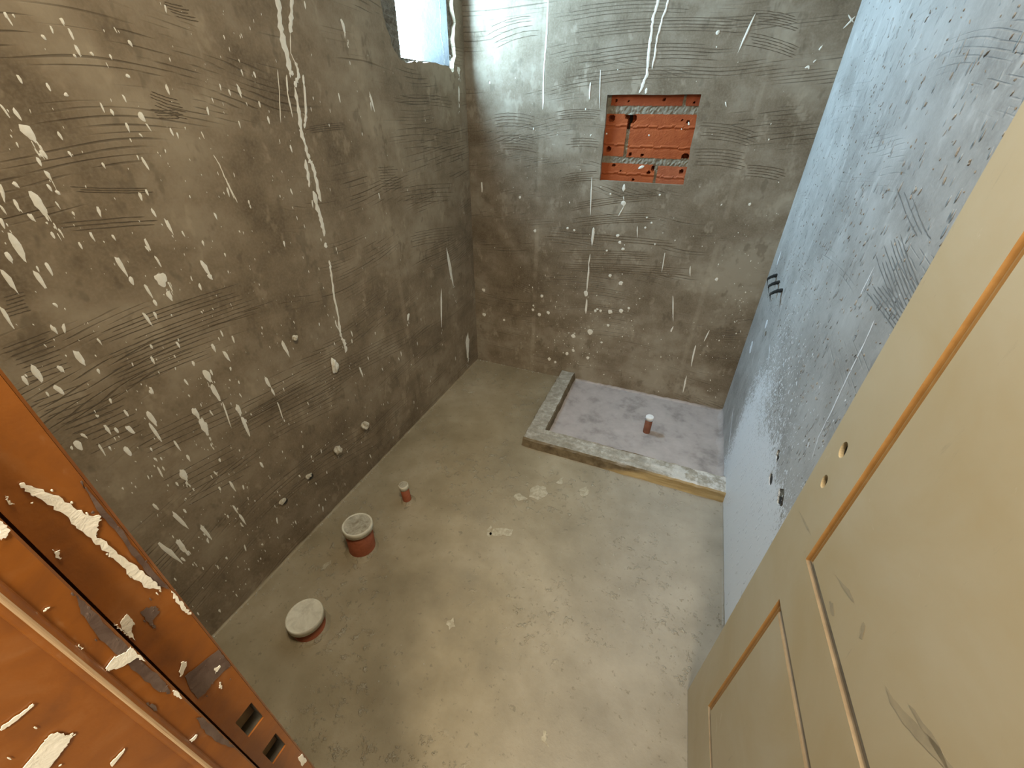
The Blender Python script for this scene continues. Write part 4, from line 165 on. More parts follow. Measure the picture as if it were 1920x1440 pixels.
def slab(name, outer, holes, mp, thick, mat, parent=None, depths=None, blind=None):
    """Wall-like slab: 2-D outline with hole outlines, mp(u, v, d) -> 3-D (d = depth behind the face).
    holes pierce to depths[k] (None = through); blind holes get a bottom."""
    verts, faces = [], []
    loops = [outer] + holes
    flat = [p for l in loops for p in l]
    tris = tessellate_polygon([[Vector((u, v, 0)) for u, v in l] for l in loops])
    n = len(flat)
    verts += [mp(u, v, 0) for u, v in flat]
    faces += [tuple(t) for t in tris]
    # back and outer rim
    b0 = len(verts); no = len(outer)
    verts += [mp(u, v, thick) for u, v in outer]
    thru = []
    for k in range(no):
        faces.append((k, (k + 1) % no, b0 + (k + 1) % no, b0 + k))
    idx = no
    backloops = [outer]; backidx = list(range(b0, b0 + no))
    for h, hole in enumerate(holes):
        d = depths[h] if depths else None
        nb = len(verts); nh = len(hole)
        verts += [mp(u, v, thick if d is None else d) for u, v in hole]
        for k in range(nh):
            faces.append((idx + k, idx + (k + 1) % nh, nb + (k + 1) % nh, nb + k))
        if d is None:
            backloops.append(hole); backidx += list(range(nb, nb + nh))
        elif blind is None or blind[h]:
            faces.append(tuple(range(nb, nb + nh)))
        idx += nh
    for t in tessellate_polygon([[Vector((u, v, 0)) for u, v in l] for l in backloops]):
        faces.append(tuple(backidx[i] for i in t))
    return mesh_obj(name, verts, faces, mat, parent)

def rough_poly(pts, n_sub, amp, seed=0):
    rnd = random.Random(seed); out = []
    for k in range(len(pts)):
        a, b = Vector(pts[k]), Vector(pts[(k + 1) % len(pts)])
        for j in range(n_sub):
            p = a.lerp(b, j / n_sub)
            if j: p += Vector((rnd.uniform(-amp, amp), rnd.uniform(-amp, amp)))
            out.append((p.x, p.y))
    return out
def circle2(cx, cy, r, n=14, jit=0.0, seed=0, sx=1.0):
    rnd = random.Random(seed)
    return [(cx + sx * r * (1 + rnd.uniform(-jit, jit)) * math.cos(2 * math.pi * k / n),
             cy + r * (1 + rnd.uniform(-jit, jit)) * math.sin(2 * math.pi * k / n)) for k in range(n)]

class Blobs:
    """thin domed paint blobs and ribbons lying on a surface; mp(u, v, h) with h = height above it"""
    def __init__(s, mp, seed=1): s.v = []; s.f = []; s.mp = mp; s.r = random.Random(seed)
    def splat(s, a, b, w, h=0.0012, n=11, taper=0.35):
        a, b = Vector(a), Vector(b); d = b - a; L = max(d.length, w * 0.8)
        d = d.normalized() if d.length > 1e-6 else Vector((0, -1)); p = Vector((-d.y, d.x))
        c = (a + b) / 2; i0 = len(s.v)
        s.v.append(s.mp(*(c - d * L * 0.08), h))
        for ring, (k, hh) in enumerate(((0.6, h * 0.9), (1.0, 0.0002))):
            for j in range(n):
                t = 2 * math.pi * j / n
                along = math.cos(t); wid = math.sin(t) * (1 - taper * along)
                jt = 1 + s.r.uniform(-0.16, 0.16) * (ring + 0.3)
                q = c + d * (along * L / 2 * k * jt) + p * (wid * w / 2 * k * jt)
                s.v.append(s.mp(q.x, q.y, hh))
        for j in range(n):
            k = (j + 1) % n
            s.f.append((i0, i0 + 1 + j, i0 + 1 + k))
            s.f.append((i0 + 1 + j, i0 + 1 + n + j, i0 + 1 + n + k, i0 + 1 + k))
    def ribbon(s, pts, w, h=0.0016, sub=5, ragged=0.4, taper=True):
        P = [Vector(p) for p in pts]; Q = []
        for k in range(len(P) - 1):
            for j in range(sub): Q.append(P[k].lerp(P[k + 1], j / sub))
        Q.append(P[-1]); i0 = len(s.v); m = len(Q)
        for k, q in enumerate(Q):
            d = (Q[min(k + 1, m - 1)] - Q[max(k - 1, 0)]).normalized(); p = Vector((-d.y, d.x))
            e = 1.0
            if taper and k in (0, m - 1): e = 0.25
            ww = w / 2 * (1 + s.r.uniform(-ragged, ragged)) * e; o = s.r.uniform(-0.2, 0.2) * w
            for sd, hh in ((-1, 0.0002), (0, h * e), (1, 0.0002)):
                g = q + p * (sd * ww + o); s.v.append(s.mp(g.x, g.y, hh))
        for k in range(m - 1):
            for c in (0, 1):
                a = i0 + 3 * k + c; s.f.append((a, a + 1, a + 4, a + 3))
    def patch(s, poly, h=0.0006, seed=3, amp=0.0005, sub=3):
        out = rough_poly(poly, sub, amp, seed); i0 = len(s.v); n = len(out)
        s.v += [s.mp(u, v, h) for u, v in out] + [s.mp(u, v, 0.0001) for u, v in out]
        for t in tessellate_polygon([[Vector((u, v, 0)) for u, v in out]]): s.f.append(tuple(i0 + i for i in t))
        for k in range(n): s.f.append((i0 + k, i0 + (k + 1) % n, i0 + n + (k + 1) % n, i0 + n + k))
    def build(s, name, mat, parent=None, smooth=True): return mesh_obj(name, s.v, s.f, mat, parent, smooth)

# ---------------------------------------------------------------- materials
def plaster(name, dark, mid, light, axis, bands=(), seed=0.0, groove=1.0, chips=0.0, rough=0.72):
    """grey cement render: blotches, horizontal trowel grooves, fine grain. axis = index of the wall's run (0 x, 1 y)"""
    n = NT(name, rough, 0.35)
    off = n.mapping(loc=(seed, seed * 1.7, seed * 0.6))
    big = n.noise(2.2, 3, 0.6, off, 0.6)
    med = n.noise(9, 4, 0.68, off)
    st = [1, 1, 1]; st[axis] = 0.35
    streaky = n.noise(7, 3, 0.6, n.mapping(scale=tuple(st), loc=(seed, 0, seed)))
    f = n.math('ADD', n.math('MULTIPLY', big, 0.45), n.math('ADD', n.math('MULTIPLY', med, 0.30), n.math('MULTIPLY', streaky, 0.25)))
    col = n.ramp(f, [(0.40, dark), (0.49, mid), (0.60, light)])
    fine = n.noise(150, 2, 0.6)
    col = n.mix(n.math('MULTIPLY', n.step(fine, 0.35, 0.75), 0.28), col, light)
    # thin pale scuffs
    ss = [26, 26, 9]; ss[axis] = 14
    scuff = n.noise(1.0, 3, 0.75, n.mapping(scale=tuple(ss), loc=(seed, 2, 5), rot=(0.35, 0.35, 0)))
    col = n.mix(n.math('MULTIPLY', n.step(scuff, 0.56, 0.70), 0.45), col, tuple(min(1, c * 1.25) for c in light[:3]) + (1,))
    col = n.mix(n.math('MULTIPLY', n.step(scuff, 0.42, 0.32), 0.40), col, tuple(c * 0.7 for c in dark[:3]) + (1,))
    # trowel grooves: long shallow arcs in patches
    X = n.xyz()
    sc = [0, 0, 0]; sc[axis] = 0.9; sc[2] = 0.7
    warp = n.noise(1.0, 1, 0.5, n.mapping(scale=tuple(sc), loc=(seed * 2, seed, 0)))
    zz = n.math('ADD', X[2], n.math('MULTIPLY', warp, 0.42))
    jit = n.noise(1.0, 1, 0.6, n.mapping(scale=(1.2, 1.2, 26)))
    ph = n.math('ADD', n.math('MULTIPLY', zz, 78.0 * 2 * math.pi), n.math('MULTIPLY', jit, 10.0))
    g = n.step(n.math('SINE', ph, 0), 0.55, 1.0)
    ps = [9, 9, 9]; ps[axis] = 1.7
    patch = n.step(n.noise(1.0, 2, 0.6, n.mapping(scale=tuple(ps), loc=(seed * 3, 4, seed))), 0.50, 0.60)
    ls = [70, 70, 70]; ls[axis] = 2.2
    broken = n.step(n.noise(1.0, 1, 0.5, n.mapping(scale=tuple(ls))), 0.42, 0.56)
    g = n.math('MULTIPLY', g, n.math('MULTIPLY', patch, broken))
    g = n.math('MULTIPLY', g, groove)
    col = n.mix(n.math('MULTIPLY', g, 0.55), col, tuple(c * 0.45 for c in dark[:3]) + (1,))
    h = n.math('SUBTRACT', n.math('ADD', n.math('MULTIPLY', fine, 0.10), n.math('MULTIPLY', med, 0.30)), n.math('MULTIPLY', g, 0.35))
    # pale screed guides running up the wall
    for (p0, w, slope, s) in bands:
        d = n.math('ABSOLUTE', n.math('SUBTRACT', n.math('ADD', X[axis], n.math('ADD', n.math('MULTIPLY', X[2], slope), n.math('MULTIPLY', n.math('SUBTRACT', med, 0.5), 0.02))), p0))
        k = n.math('MULTIPLY', n.math('SUBTRACT', 1.0, n.step(d, w * 0.3, w)), s)
        k = n.math('MULTIPLY', k, n.step(streaky, 0.35, 0.6))
        col = n.mix(k, col, tuple(min(1, c * 1.5) for c in light[:3]) + (1,))
        h = n.math('ADD', h, n.math('MULTIPLY', k, 0.35))
    if chips:
        vs = [70, 70, 26]
        v = n.voronoi(1.0, n.mapping(scale=tuple(vs)))
        rnd = n.noise(16, 2, 0.5)
        c = n.math('MULTIPLY', n.math('SUBTRACT', 1.0, n.step(v, 0.16, 0.34)), n.step(rnd, 0.50, 0.60))
        h = n.math('ADD', h, n.math('MULTIPLY', c, 0.9 * chips))
    return n, col, h

PL_D, PL_M, PL_L = (0.142, 0.106, 0.066, 1), (0.218, 0.168, 0.110, 1), (0.325, 0.268, 0.190, 1)

n, c, h = plaster('plaster_left', PL_D, PL_M, PL_L, 1, bands=((-0.72, 0.022, 0.03, 0.22), (-1.99, 0.022, 0.06, 0.2)), seed=1.3)
MAT_LEFT = n.color(c).bump(h, 0.55, 0.006).m
n, c, h = plaster('plaster_back', PL_D, (0.215, 0.172, 0.120, 1), (0.345, 0.30, 0.23, 1), 0, bands=((0.40, 0.018, 0.0, 0.30), (1.30, 0.016, -0.01, 0.2)), seed=4.1)
MAT_BACK = n.color(c).bump(h, 0.6, 0.006).m
# right wall: same render, rougher, white paint rolled over its foot
n, c, h = plaster('plaster_right', (0.27, 0.255, 0.235, 1), (0.37, 0.355, 0.335, 1), (0.48, 0.465, 0.445, 1), 1, seed=7.7, groove=0.22, chips=1.0, rough=0.5)
X = n.xyz()
br = n.noise(5, 4, 0.6)
sp = n.noise(130, 2, 0.75, n.mapping(scale=(1, 1, 0.6)))
edge = n.math('SUBTRACT', n.math('ADD', 0.56, n.math('MULTIPLY', n.math('SUBTRACT', br, 0.5), 0.5)), X[2])
side = n.math('SUBTRACT', n.math('MULTIPLY', X[1], -1.0), 0.50)
inz = n.math('MULTIPLY', n.step(edge, -0.30, 0.22), n.step(n.math('ADD', side, n.math('MULTIPLY', n.math('SUBTRACT', br, 0.5), 0.3)), -0.22, 0.20))
wm = n.step(n.math('ADD', inz, n.math('MULTIPLY', n.math('SUBTRACT', sp, 0.5), 1.6)), 0.42, 0.72)
c = n.mix(wm, c, (0.80, 0.81, 0.83, 1))
MAT_RIGHT = n.color(c).bump(n.math('MULTIPLY', h, n.math('SUBTRACT', 1.0, n.math('MULTIPLY', wm, 0.6))), 0.85, 0.008).m
n, c, h = plaster('plaster_near', PL_D, PL_M, PL_L, 0, seed=9.0)
MAT_NEAR = n.color(c).bump(h, 0.5, 0.006).m
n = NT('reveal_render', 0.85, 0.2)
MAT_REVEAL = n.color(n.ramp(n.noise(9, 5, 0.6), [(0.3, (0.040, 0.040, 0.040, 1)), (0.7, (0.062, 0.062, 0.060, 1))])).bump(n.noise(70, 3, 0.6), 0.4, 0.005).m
n = NT('broken_render', 0.9, 0.15)
MAT_BROKEN = n.color(n.ramp(n.noise(40, 5, 0.7), [(0.3, (0.12, 0.105, 0.08, 1)), (0.6, (0.30, 0.275, 0.23, 1)), (0.75, (0.5, 0.48, 0.43, 1))])).bump(n.noise(60, 5, 0.7), 1.0, 0.02).m
n = NT('ceiling_render', 0.9, 0.1)
MAT_CEIL = n.color(n.ramp(n.noise(6, 4), [(0.3, (0.42, 0.40, 0.36, 1)), (0.7, (0.52, 0.50, 0.46, 1))])).m

# floor screed
n = NT('floor_screed', 0.5, 0.4)
big = n.noise(1.8, 3, 0.6, None, 0.8); med = n.noise(8, 4, 0.65); fine = n.noise(120, 2, 0.65)
f = n.math('ADD', n.math('MULTIPLY', big, 0.6), n.math('MULTIPLY', med, 0.4))
c = n.ramp(f, [(0.34, (0.225, 0.186, 0.118, 1)), (0.5, (0.31, 0.262, 0.176, 1)), (0.66, (0.40, 0.346, 0.25, 1))])
X = n.xyz()
c = n.mix(n.math('MULTIPLY', n.step(X[0], 0.75, 1.35), 0.65), c, n.ramp(f, [(0.34, (0.255, 0.24, 0.215, 1)), (0.66, (0.39, 0.37, 0.335, 1))]))
crust = n.math('MULTIPLY', n.step(n.noise(28, 4, 0.75), 0.55, 0.70), n.step(n.noise(2.6, 3, 0.5), 0.46, 0.58))
c = n.mix(n.math('MULTIPLY', crust, 0.6), c, (0.50, 0.465, 0.38, 1))
pit = n.step(n.noise(40, 3, 0.7), 0.40, 0.30)
c = n.mix(n.math('MULTIPLY', pit, 0.5), c, (0.13, 0.115, 0.08, 1))
h = n.math('ADD', n.math('MULTIPLY', crust, 0.55), n.math('ADD', n.math('MULTIPLY', fine, 0.08), n.math('MULTIPLY', med, 0.25)))
MAT_FLOOR = n.color(c).rough(n.ramp(med, [(0.3, 0.36), (0.7, 0.62)])).bump(h, 0.8, 0.010).m
n = NT('shower_screed', 0.6, 0.3)
f = n.noise(7, 4, 0.7)
c = n.ramp(f, [(0.33, (0.27, 0.245, 0.235, 1)), (0.48, (0.40, 0.36, 0.35, 1)), (0.66, (0.46, 0.415, 0.405, 1))])
MAT_PAN = n.color(c).bump(n.math('ADD', n.math('MULTIPLY', n.noise(110, 4, 0.6), 0.2), f), 0.35, 0.004).m
n = NT('kerb_concrete', 0.85, 0.2)
X = n.xyz(); f = n.noise(26, 6, 0.7)
top = n.ramp(f, [(0.32, (0.235, 0.215, 0.17, 1)), (0.52, (0.36, 0.335, 0.285, 1)), (0.7, (0.56, 0.54, 0.50, 1))])
dust = n.math('MULTIPLY', n.step(X[0], 1.1, 1.5), n.step(n.noise(14, 5, 0.7), 0.42, 0.56))
top = n.mix(n.math('MULTIPLY', dust, 0.75), top, (0.70, 0.70, 0.69, 1))
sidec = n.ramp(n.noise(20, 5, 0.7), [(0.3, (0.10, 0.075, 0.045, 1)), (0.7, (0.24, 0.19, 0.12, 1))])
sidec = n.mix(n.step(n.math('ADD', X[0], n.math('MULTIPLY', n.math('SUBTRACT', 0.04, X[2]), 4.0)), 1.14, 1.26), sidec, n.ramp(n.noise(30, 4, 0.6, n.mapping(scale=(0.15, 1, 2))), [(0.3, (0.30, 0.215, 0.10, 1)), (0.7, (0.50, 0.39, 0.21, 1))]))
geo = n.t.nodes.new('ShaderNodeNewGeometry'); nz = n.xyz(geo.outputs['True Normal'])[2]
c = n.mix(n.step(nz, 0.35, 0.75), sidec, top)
MAT_KERB = n.color(c).bump(n.math('ADD', f, n.math('MULTIPLY', n.noise(120, 3), 0.3)), 0.7, 0.008).m

def simple(name, stops, scale=12, rough=0.6, bump=0.2, spec=0.3, dist=0.004, detail=5):
    n = NT(name, rough, spec); f = n.noise(scale, detail, 0.65, None, 0.5)
    return n.color(n.ramp(f, stops)).bump(f, bump, dist).m
MAT_PAINT = simple('dried_paint', [(0.3, (0.74, 0.72, 0.63, 1)), (0.7, (0.88, 0.86, 0.79, 1))], 60, 0.65, 0.3)
MAT_WHITE = simple('white_paint_dust', [(0.3, (0.70, 0.71, 0.72, 1)), (0.7, (0.85, 0.86, 0.88, 1))], 60, 0.65, 0.3)
MAT_CRUMB = simple('mortar_crumb', [(0.3, (0.30, 0.28, 0.23, 1)), (0.7, (0.60, 0.57, 0.50, 1))], 50, 0.9, 0.4)
MAT_SMEAR = simple('plaster_smear', [(0.35, (0.32, 0.28, 0.20, 1)), (0.65, (0.52, 0.48, 0.38, 1))], 60, 0.85, 0.4)
MAT_CAP = simple('cap_plastic', [(0.32, (0.50, 0.475, 0.385, 1)), (0.6, (0.70, 0.68, 0.58, 1))], 22, 0.5, 0.15)
MAT_CAPDIRT = simple('cap_dirt', [(0.35, (0.24, 0.215, 0.155, 1)), (0.5, (0.40, 0.375, 0.30, 1)), (0.7, (0.55, 0.53, 0.45, 1))], 30, 0.7, 0.2)
MAT_PIPE = simple('pipe_orange', [(0.3, (0.215, 0.062, 0.028, 1)), (0.7, (0.32, 0.10, 0.05, 1))], 30, 0.55, 0.1)
MAT_PIPED = simple('pipe_brown', [(0.3, (0.13, 0.05, 0.03, 1)), (0.7, (0.24, 0.09, 0.05, 1))], 40, 0.6, 0.1)
MAT_RUBBER_AND_SHADE = simple('conduit_and_hole_shade', [(0.3, (0.012, 0.014, 0.016, 1)), (0.7, (0.03, 0.034, 0.036, 1))], 60, 0.6, 0.2)  # cable sheaths; also the painted shade inside wall, pipe and lock holes
MAT_RAG = simple('plug_paper', [(0.3, (0.42, 0.38, 0.30, 1)), (0.7, (0.70, 0.66, 0.56, 1))], 50, 0.9, 0.4)
MAT_MORTAR = simple('brick_mortar', [(0.3, (0.15, 0.125, 0.09, 1)), (0.55, (0.25, 0.22, 0.165, 1)), (0.7, (0.38, 0.345, 0.275, 1))], 45, 0.95, 0.7, dist=0.006)
def brick_mat(name, a, b):
    return simple(name, [(0.32, a), (0.68, b)], 18, 0.8, 0.35)
BRICKS = [brick_mat('fired_clay_deep', (0.22, 0.043, 0.012, 1), (0.31, 0.070, 0.020, 1)), brick_mat('fired_clay', (0.29, 0.062, 0.016, 1), (0.39, 0.098, 0.028, 1)),
          brick_mat('fired_clay_pale', (0.30, 0.078, 0.030, 1), (0.40, 0.118, 0.050, 1))]
n = NT('jamb_primer', 0.30, 0.5)
f = n.noise(22, 5, 0.6, None, 0.8)
c = n.ramp(f, [(0.32, (0.20, 0.068, 0.016, 1)), (0.55, (0.265, 0.088, 0.015, 1)), (0.72, (0.30, 0.118, 0.034, 1))])
rub = n.math('MULTIPLY', n.step(n.noise(30, 5, 0.7, n.mapping(scale=(1, 1, 0.35)), 1.0), 0.60, 0.76), 0.45)
c = n.mix(rub, c, (0.45, 0.25, 0.13, 1))
MAT_JAMB = n.color(c).bump(n.noise(90, 4, 0.6), 0.12, 0.002).m
MAT_BARE = simple('bare_steel', [(0.3, (0.075, 0.045, 0.036, 1)), (0.7, (0.16, 0.115, 0.095, 1))], 60, 0.55, 0.2)
MAT_VOID = simple('lock_pocket', [(0.3, (0.03, 0.026, 0.02, 1)), (0.7, (0.09, 0.08, 0.06, 1))], 40, 0.8, 0.2)
# door leaf: beige primer, thin over the moulding so the brown board shows
n = NT('door_primer', 0.5, 0.35)
f = n.noise(3.5, 5, 0.6, None, 0.6); g = n.noise(240, 2, 0.5)
c = n.ramp(f, [(0.35, (0.475, 0.375, 0.22, 1)), (0.65, (0.53, 0.45, 0.305, 1))])
sc = n.math('MULTIPLY', n.step(n.noise(16, 5, 0.7, n.mapping(scale=(1, 2.6, 0.5), rot=(0.5, 0, 0)), 1.2), 0.63, 0.74), 0.45)
c = n.mix(sc, c, (0.34, 0.28, 0.20, 1))
wh = n.math('MULTIPLY', n.step(n.noise(13, 5, 0.7, n.mapping(loc=(3, 3, 3)), 1.0), 0.66, 0.74), 0.35)
c = n.mix(wh, c, (0.70, 0.63, 0.50, 1))
MAT_DOOR = n.color(c).bump(n.math('ADD', f, n.math('MULTIPLY', g, 0.1)), 0.12, 0.003).m
MAT_BEAD = simple('door_bare_moulding', [(0.3, (0.36, 0.19, 0.062, 1)), (0.7, (0.47, 0.27, 0.10, 1))], 20, 0.5, 0.1)

MAT_TAUPE = simple('door_taupe_moulding', [(0.3, (0.25, 0.175, 0.10, 1)), (0.7, (0.36, 0.265, 0.16, 1))], 20, 0.6, 0.1)  # greyer, darker tone for the crosswise mouldings
MAT_SCRATCH = simple('shaded_scratches', [(0.3, (0.088, 0.068, 0.045, 1)), (0.7, (0.145, 0.115, 0.08, 1))], 40, 0.9, 0.2)  # dark colour paints in the shade of the scratch grooves
MAT_SCRATCHR = simple('shaded_grey_scratches', [(0.3, (0.15, 0.145, 0.135, 1)), (0.7, (0.24, 0.232, 0.22, 1))], 40, 0.9, 0.2)  # grey version, groove shade painted in likewise
MAT_BEND_GLINT = NT('bend_glint', 0.34, 0.5).m  # pale semi-metallic colour paints the highlight line along the jamb bend
MAT_BEND_GLINT.node_tree.nodes['Principled BSDF'].inputs['Metallic'].default_value = 0.55
_n = MAT_BEND_GLINT.node_tree.nodes.new('ShaderNodeTexNoise'); _n.inputs['Scale'].default_value = 60
_r = MAT_BEND_GLINT.node_tree.nodes.new('ShaderNodeValToRGB'); _r.color_ramp.elements[0].color = (0.62, 0.36, 0.17, 1); _r.color_ramp.elements[1].color = (0.95, 0.74, 0.50, 1)
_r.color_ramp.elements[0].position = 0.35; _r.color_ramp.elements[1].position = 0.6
MAT_BEND_GLINT.node_tree.links.new(_n.outputs['Fac'], _r.inputs[0]); MAT_BEND_GLINT.node_tree.links.new(_r.outputs[0], MAT_BEND_GLINT.node_tree.nodes['Principled BSDF'].inputs['Base Color'])

# ---------------------------------------------------------------- room shell
H = 2.45
NEAR = -2.182
def rx(y, z): return 1.573 + 0.008 * y - 0.012 * z

floor = struct(mesh_obj('floor', [(-0.2, -4.4, -0.12), (3.4, -4.4, -0.12), (3.4, 0.2, -0.12), (-0.2, 0.2, -0.12),
                                  (-0.2, -4.4, 0), (3.4, -4.4, 0), (3.4, 0.2, 0), (-0.2, 0.2, 0)],
                        [(4, 5, 6, 7), (3, 2, 1, 0), (0, 1, 5, 4), (1, 2, 6, 5), (2, 3, 7, 6), (3, 0, 4, 7)], MAT_FLOOR))
struct(slab('ceiling', [(-0.2, -4.4), (3.4, -4.4), (3.4, 0.2), (-0.2, 0.2)], [], lambda u, v, d: (u, v, H + d), 0.12, MAT_CEIL))

# left wall with the ragged window opening
hole = [(-0.614, 1.757), (-0.612, 1.729), (-0.592, 1.688), (-0.579, 1.651), (-0.540, 1.616), (-0.500, 1.606), (-0.44, 1.616), (-0.387, 1.615), (-0.30, 1.622),
        (-0.22, 1.618), (-0.150, 1.612), (-0.130, 1.600), (-0.112, 1.602), (-0.108, 1.635), (-0.086, 1.66), (-0.094, 1.72), (-0.070, 1.78), (-0.088, 1.84), (-0.056, 1.93), (-0.068, 2.05), (-0.06, 2.34),
        (-0.2, 2.345), (-0.35, 2.335), (-0.5, 2.348), (-0.60, 2.34), (-0.618, 2.1), (-0.606, 1.9), (-0.62, 1.83)]
hole_r = rough_poly(hole, 3, 0.003, 5)
wall_left = struct(slab('wall_left', [(NEAR - 0.12, 0), (0.0, 0), (0.0, H), (NEAR - 0.12, H)], [hole_r], lambda u, v, d: (-d, u, v), 0.022, MAT_LEFT))
inner = []
cy, cz = -0.315, 1.86
for (y, z) in hole_r:                                   # true opening behind the broken render
    inner.append((min(max(y, -0.490), -0.102), min(max(z, 1.624), 2.33)))
win = struct(bpy.data.objects.new('window_1', None)); COL.objects.link(win)
win.location = (0, 0, 0)
nb = len(hole_r); rnd = random.Random(3)
vs = [(-0.020, y, z) for y, z in hole_r] + [(-0.020 - rnd.uniform(0, 0.012), (a[0] + b[0]) / 2 + rnd.uniform(-.006, .006), (a[1] + b[1]) / 2 + rnd.uniform(-.006, .006)) for a, b in zip(hole_r, inner)] + [(-0.026, y, z) for y, z in inner]
fs = []
for r_ in (0, 1):
    for k in range(nb): fs.append((r_ * nb + k, r_ * nb + (k + 1) % nb, (r_ + 1) * nb + (k + 1) % nb, (r_ + 1) * nb + k))
mesh_obj('broken_edge', vs, fs, MAT_BROKEN, win)
y0, y1, z0, z1, T = -0.490, -0.102, 1.624, 2.33, -0.175
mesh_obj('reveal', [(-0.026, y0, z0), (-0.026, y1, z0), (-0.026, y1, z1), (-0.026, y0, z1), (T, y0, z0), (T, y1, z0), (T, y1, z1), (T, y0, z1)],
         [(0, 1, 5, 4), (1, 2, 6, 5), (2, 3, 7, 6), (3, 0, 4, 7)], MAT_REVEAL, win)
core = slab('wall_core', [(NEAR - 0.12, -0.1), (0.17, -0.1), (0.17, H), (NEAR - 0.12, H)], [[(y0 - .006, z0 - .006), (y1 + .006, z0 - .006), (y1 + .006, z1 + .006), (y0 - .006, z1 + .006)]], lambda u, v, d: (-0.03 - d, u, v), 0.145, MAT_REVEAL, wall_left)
cr = Blobs(lambda u, v, h: (u, y1 - 0.0004 - h, v), 8)
cr.ribbon([(-0.062, 2.08), (-0.058, 2.0), (-0.066, 1.94), (-0.060, 1.87), (-0.056, 1.80), (-0.063, 1.74), (-0.052, 1.68), (-0.054, 1.63)], 0.0022, 0.0006, ragged=0.5)
cr.build('crack', MAT_BROKEN, win)

# back wall with the brick niche
NX0, NX1, NZ0, NZ1 = 0.708, 1.099, 1.171, 1.514
ND = 0.024
niche = rough_poly([(0.712, 1.170), (1.101, 1.1705), (1.096, 1.514), (0.705, 1.513)], 9, 0.0016, 21)
wall_back = struct(slab('wall_back', [(-0.17, 0), (1.75, 0), (1.75, H), (-0.17, H)], [niche], lambda u, v, d: (u, d, v), 0.17, MAT_BACK, depths=[ND + 0.006], blind=[False]))
def joint(x0, x1, z0, z1, d0, seed):
    """mortar joint between bricks: rough-faced strip"""
    rnd = random.Random(seed); nx = max(2, int((x1 - x0) / 0.008)); nz = max(2, int((z1 - z0) / 0.008)); v = []; f = []
    for j in range(nz + 1):
        for i in range(nx + 1): v.append((x0 + (x1 - x0) * i / nx, ND - 0.002 + d0 + rnd.uniform(-.0018, .0022), z0 + (z1 - z0) * j / nz))
    for j in range(nz):
        for i in range(nx): a = j * (nx + 1) + i; f.append((a, a + 1, a + nx + 2, a + nx + 1))
    return mesh_obj('mortar_joint', v, f, MAT_MORTAR, wall_back)
joint(0.66, 1.14, 1.440, 1.478, 0.0, 1); joint(0.66, 1.14, 1.242, 1.277, 0.0, 2)
joint(0.66, 0.726, 1.474, 1.55, 0.001, 3); joint(1.024, 1.044, 1.474, 1.55, 0.002, 4)
joint(0.800, 0.828, 1.272, 1.385, 0.003, 5); joint(0.958, 0.978, 1.10, 1.246, 0.002, 6)
mesh_obj('cavity', [(0.60, ND + 0.075, 1.05), (1.2, ND + 0.075, 1.05), (1.2, ND + 0.075, 1.62), (0.60, ND + 0.075, 1.62)], [(0, 1, 2, 3)], MAT_VOID, wall_back)  # flat dark sheet standing in for shade behind the brick gaps

def brick(x0, x1, z0, z1, mat, ridges=(), pits=(), seed=0):
    """hollow clay brick face: fine grid, scored ridges and broken pits"""
    rnd = random.Random(seed); nx = max(8, int((x1 - x0) / 0.0045)); nz = max(6, int((z1 - z0) / 0.004)); v = []; f = []
    for j in range(nz + 1):
        for i in range(nx + 1):
            x = x0 + (x1 - x0) * i / nx; z = z0 + (z1 - z0) * j / nz; y = ND - 0.004
            ed = i in (0, nx) or j in (0, nz)
            if ed: x += rnd.uniform(-.0012, .0012); z += rnd.uniform(-.0012, .0012)
            for rz in ridges:
                zz = z - rz - 0.002 * math.sin(x * 60 + seed) - 0.001 * math.sin(x * 170)
                if abs(zz) < 0.004: y -= 0.0022
                elif -0.011 < zz <= -0.004: y += 0.0012
            for (px, pz, pr, pd) in pits:
                r = math.hypot(x - px, z - pz)
                if r < pr: y += 0.045 * (1 - (r / pr) ** 6)
            v.append((x, y + rnd.uniform(-.0003, .0003), z))
    for j in range(nz):
        for i in range(nx):
            a = j * (nx + 1) + i; f.append((a, a + 1, a + nx + 2, a + nx + 1))
    # sides back into the wall
    rim = [i for i in range(nx + 1)] + [(j * (nx + 1) + nx) for j in range(1, nz + 1)] + [nz * (nx + 1) + i for i in range(nx - 1, -1, -1)] + [j * (nx + 1) for j in range(nz - 1, 0, -1)]
    b = len(v)
    v += [(v[k][0], ND + 0.05, v[k][2]) for k in rim]
    for k in range(len(rim)):
        kk = (k + 1) % len(rim); f.append((rim[kk], rim[k], b + k, b + kk))
    return mesh_obj('brick', v, f, mat, wall_back)
brick(0.722, 1.028, 1.474, 1.60, BRICKS[0], (), ((0.745, 1.492, 0.004, 0.012), (0.80, 1.490, 0.003, 0.01), (0.95, 1.496, 0.004, 0.01)), 1)
brick(1.040, 1.13, 1.474, 1.60, BRICKS[0], (), ((1.075, 1.487, 0.003, 0.01),), 2)
brick(0.66, 0.806, 1.275, 1.443, BRICKS[1], (1.400, 1.325), ((0.732, 1.426, 0.013, 0.03), (0.735, 1.302, 0.010, 0.025), (0.806, 1.437, 0.014, 0.02)), 3)
brick(0.822, 1.13, 1.273, 1.443, BRICKS[1], (1.396, 1.318), ((0.826, 1.425, 0.018, 0.035), (0.838, 1.284, 0.006, 0.02), (0.894, 1.283, 0.0055, 0.02), (1.083, 1.281, 0.016, 0.03), (1.066, 1.416, 0.005, 0.02), (1.038, 1.424, 0.003, 0.01)), 4)
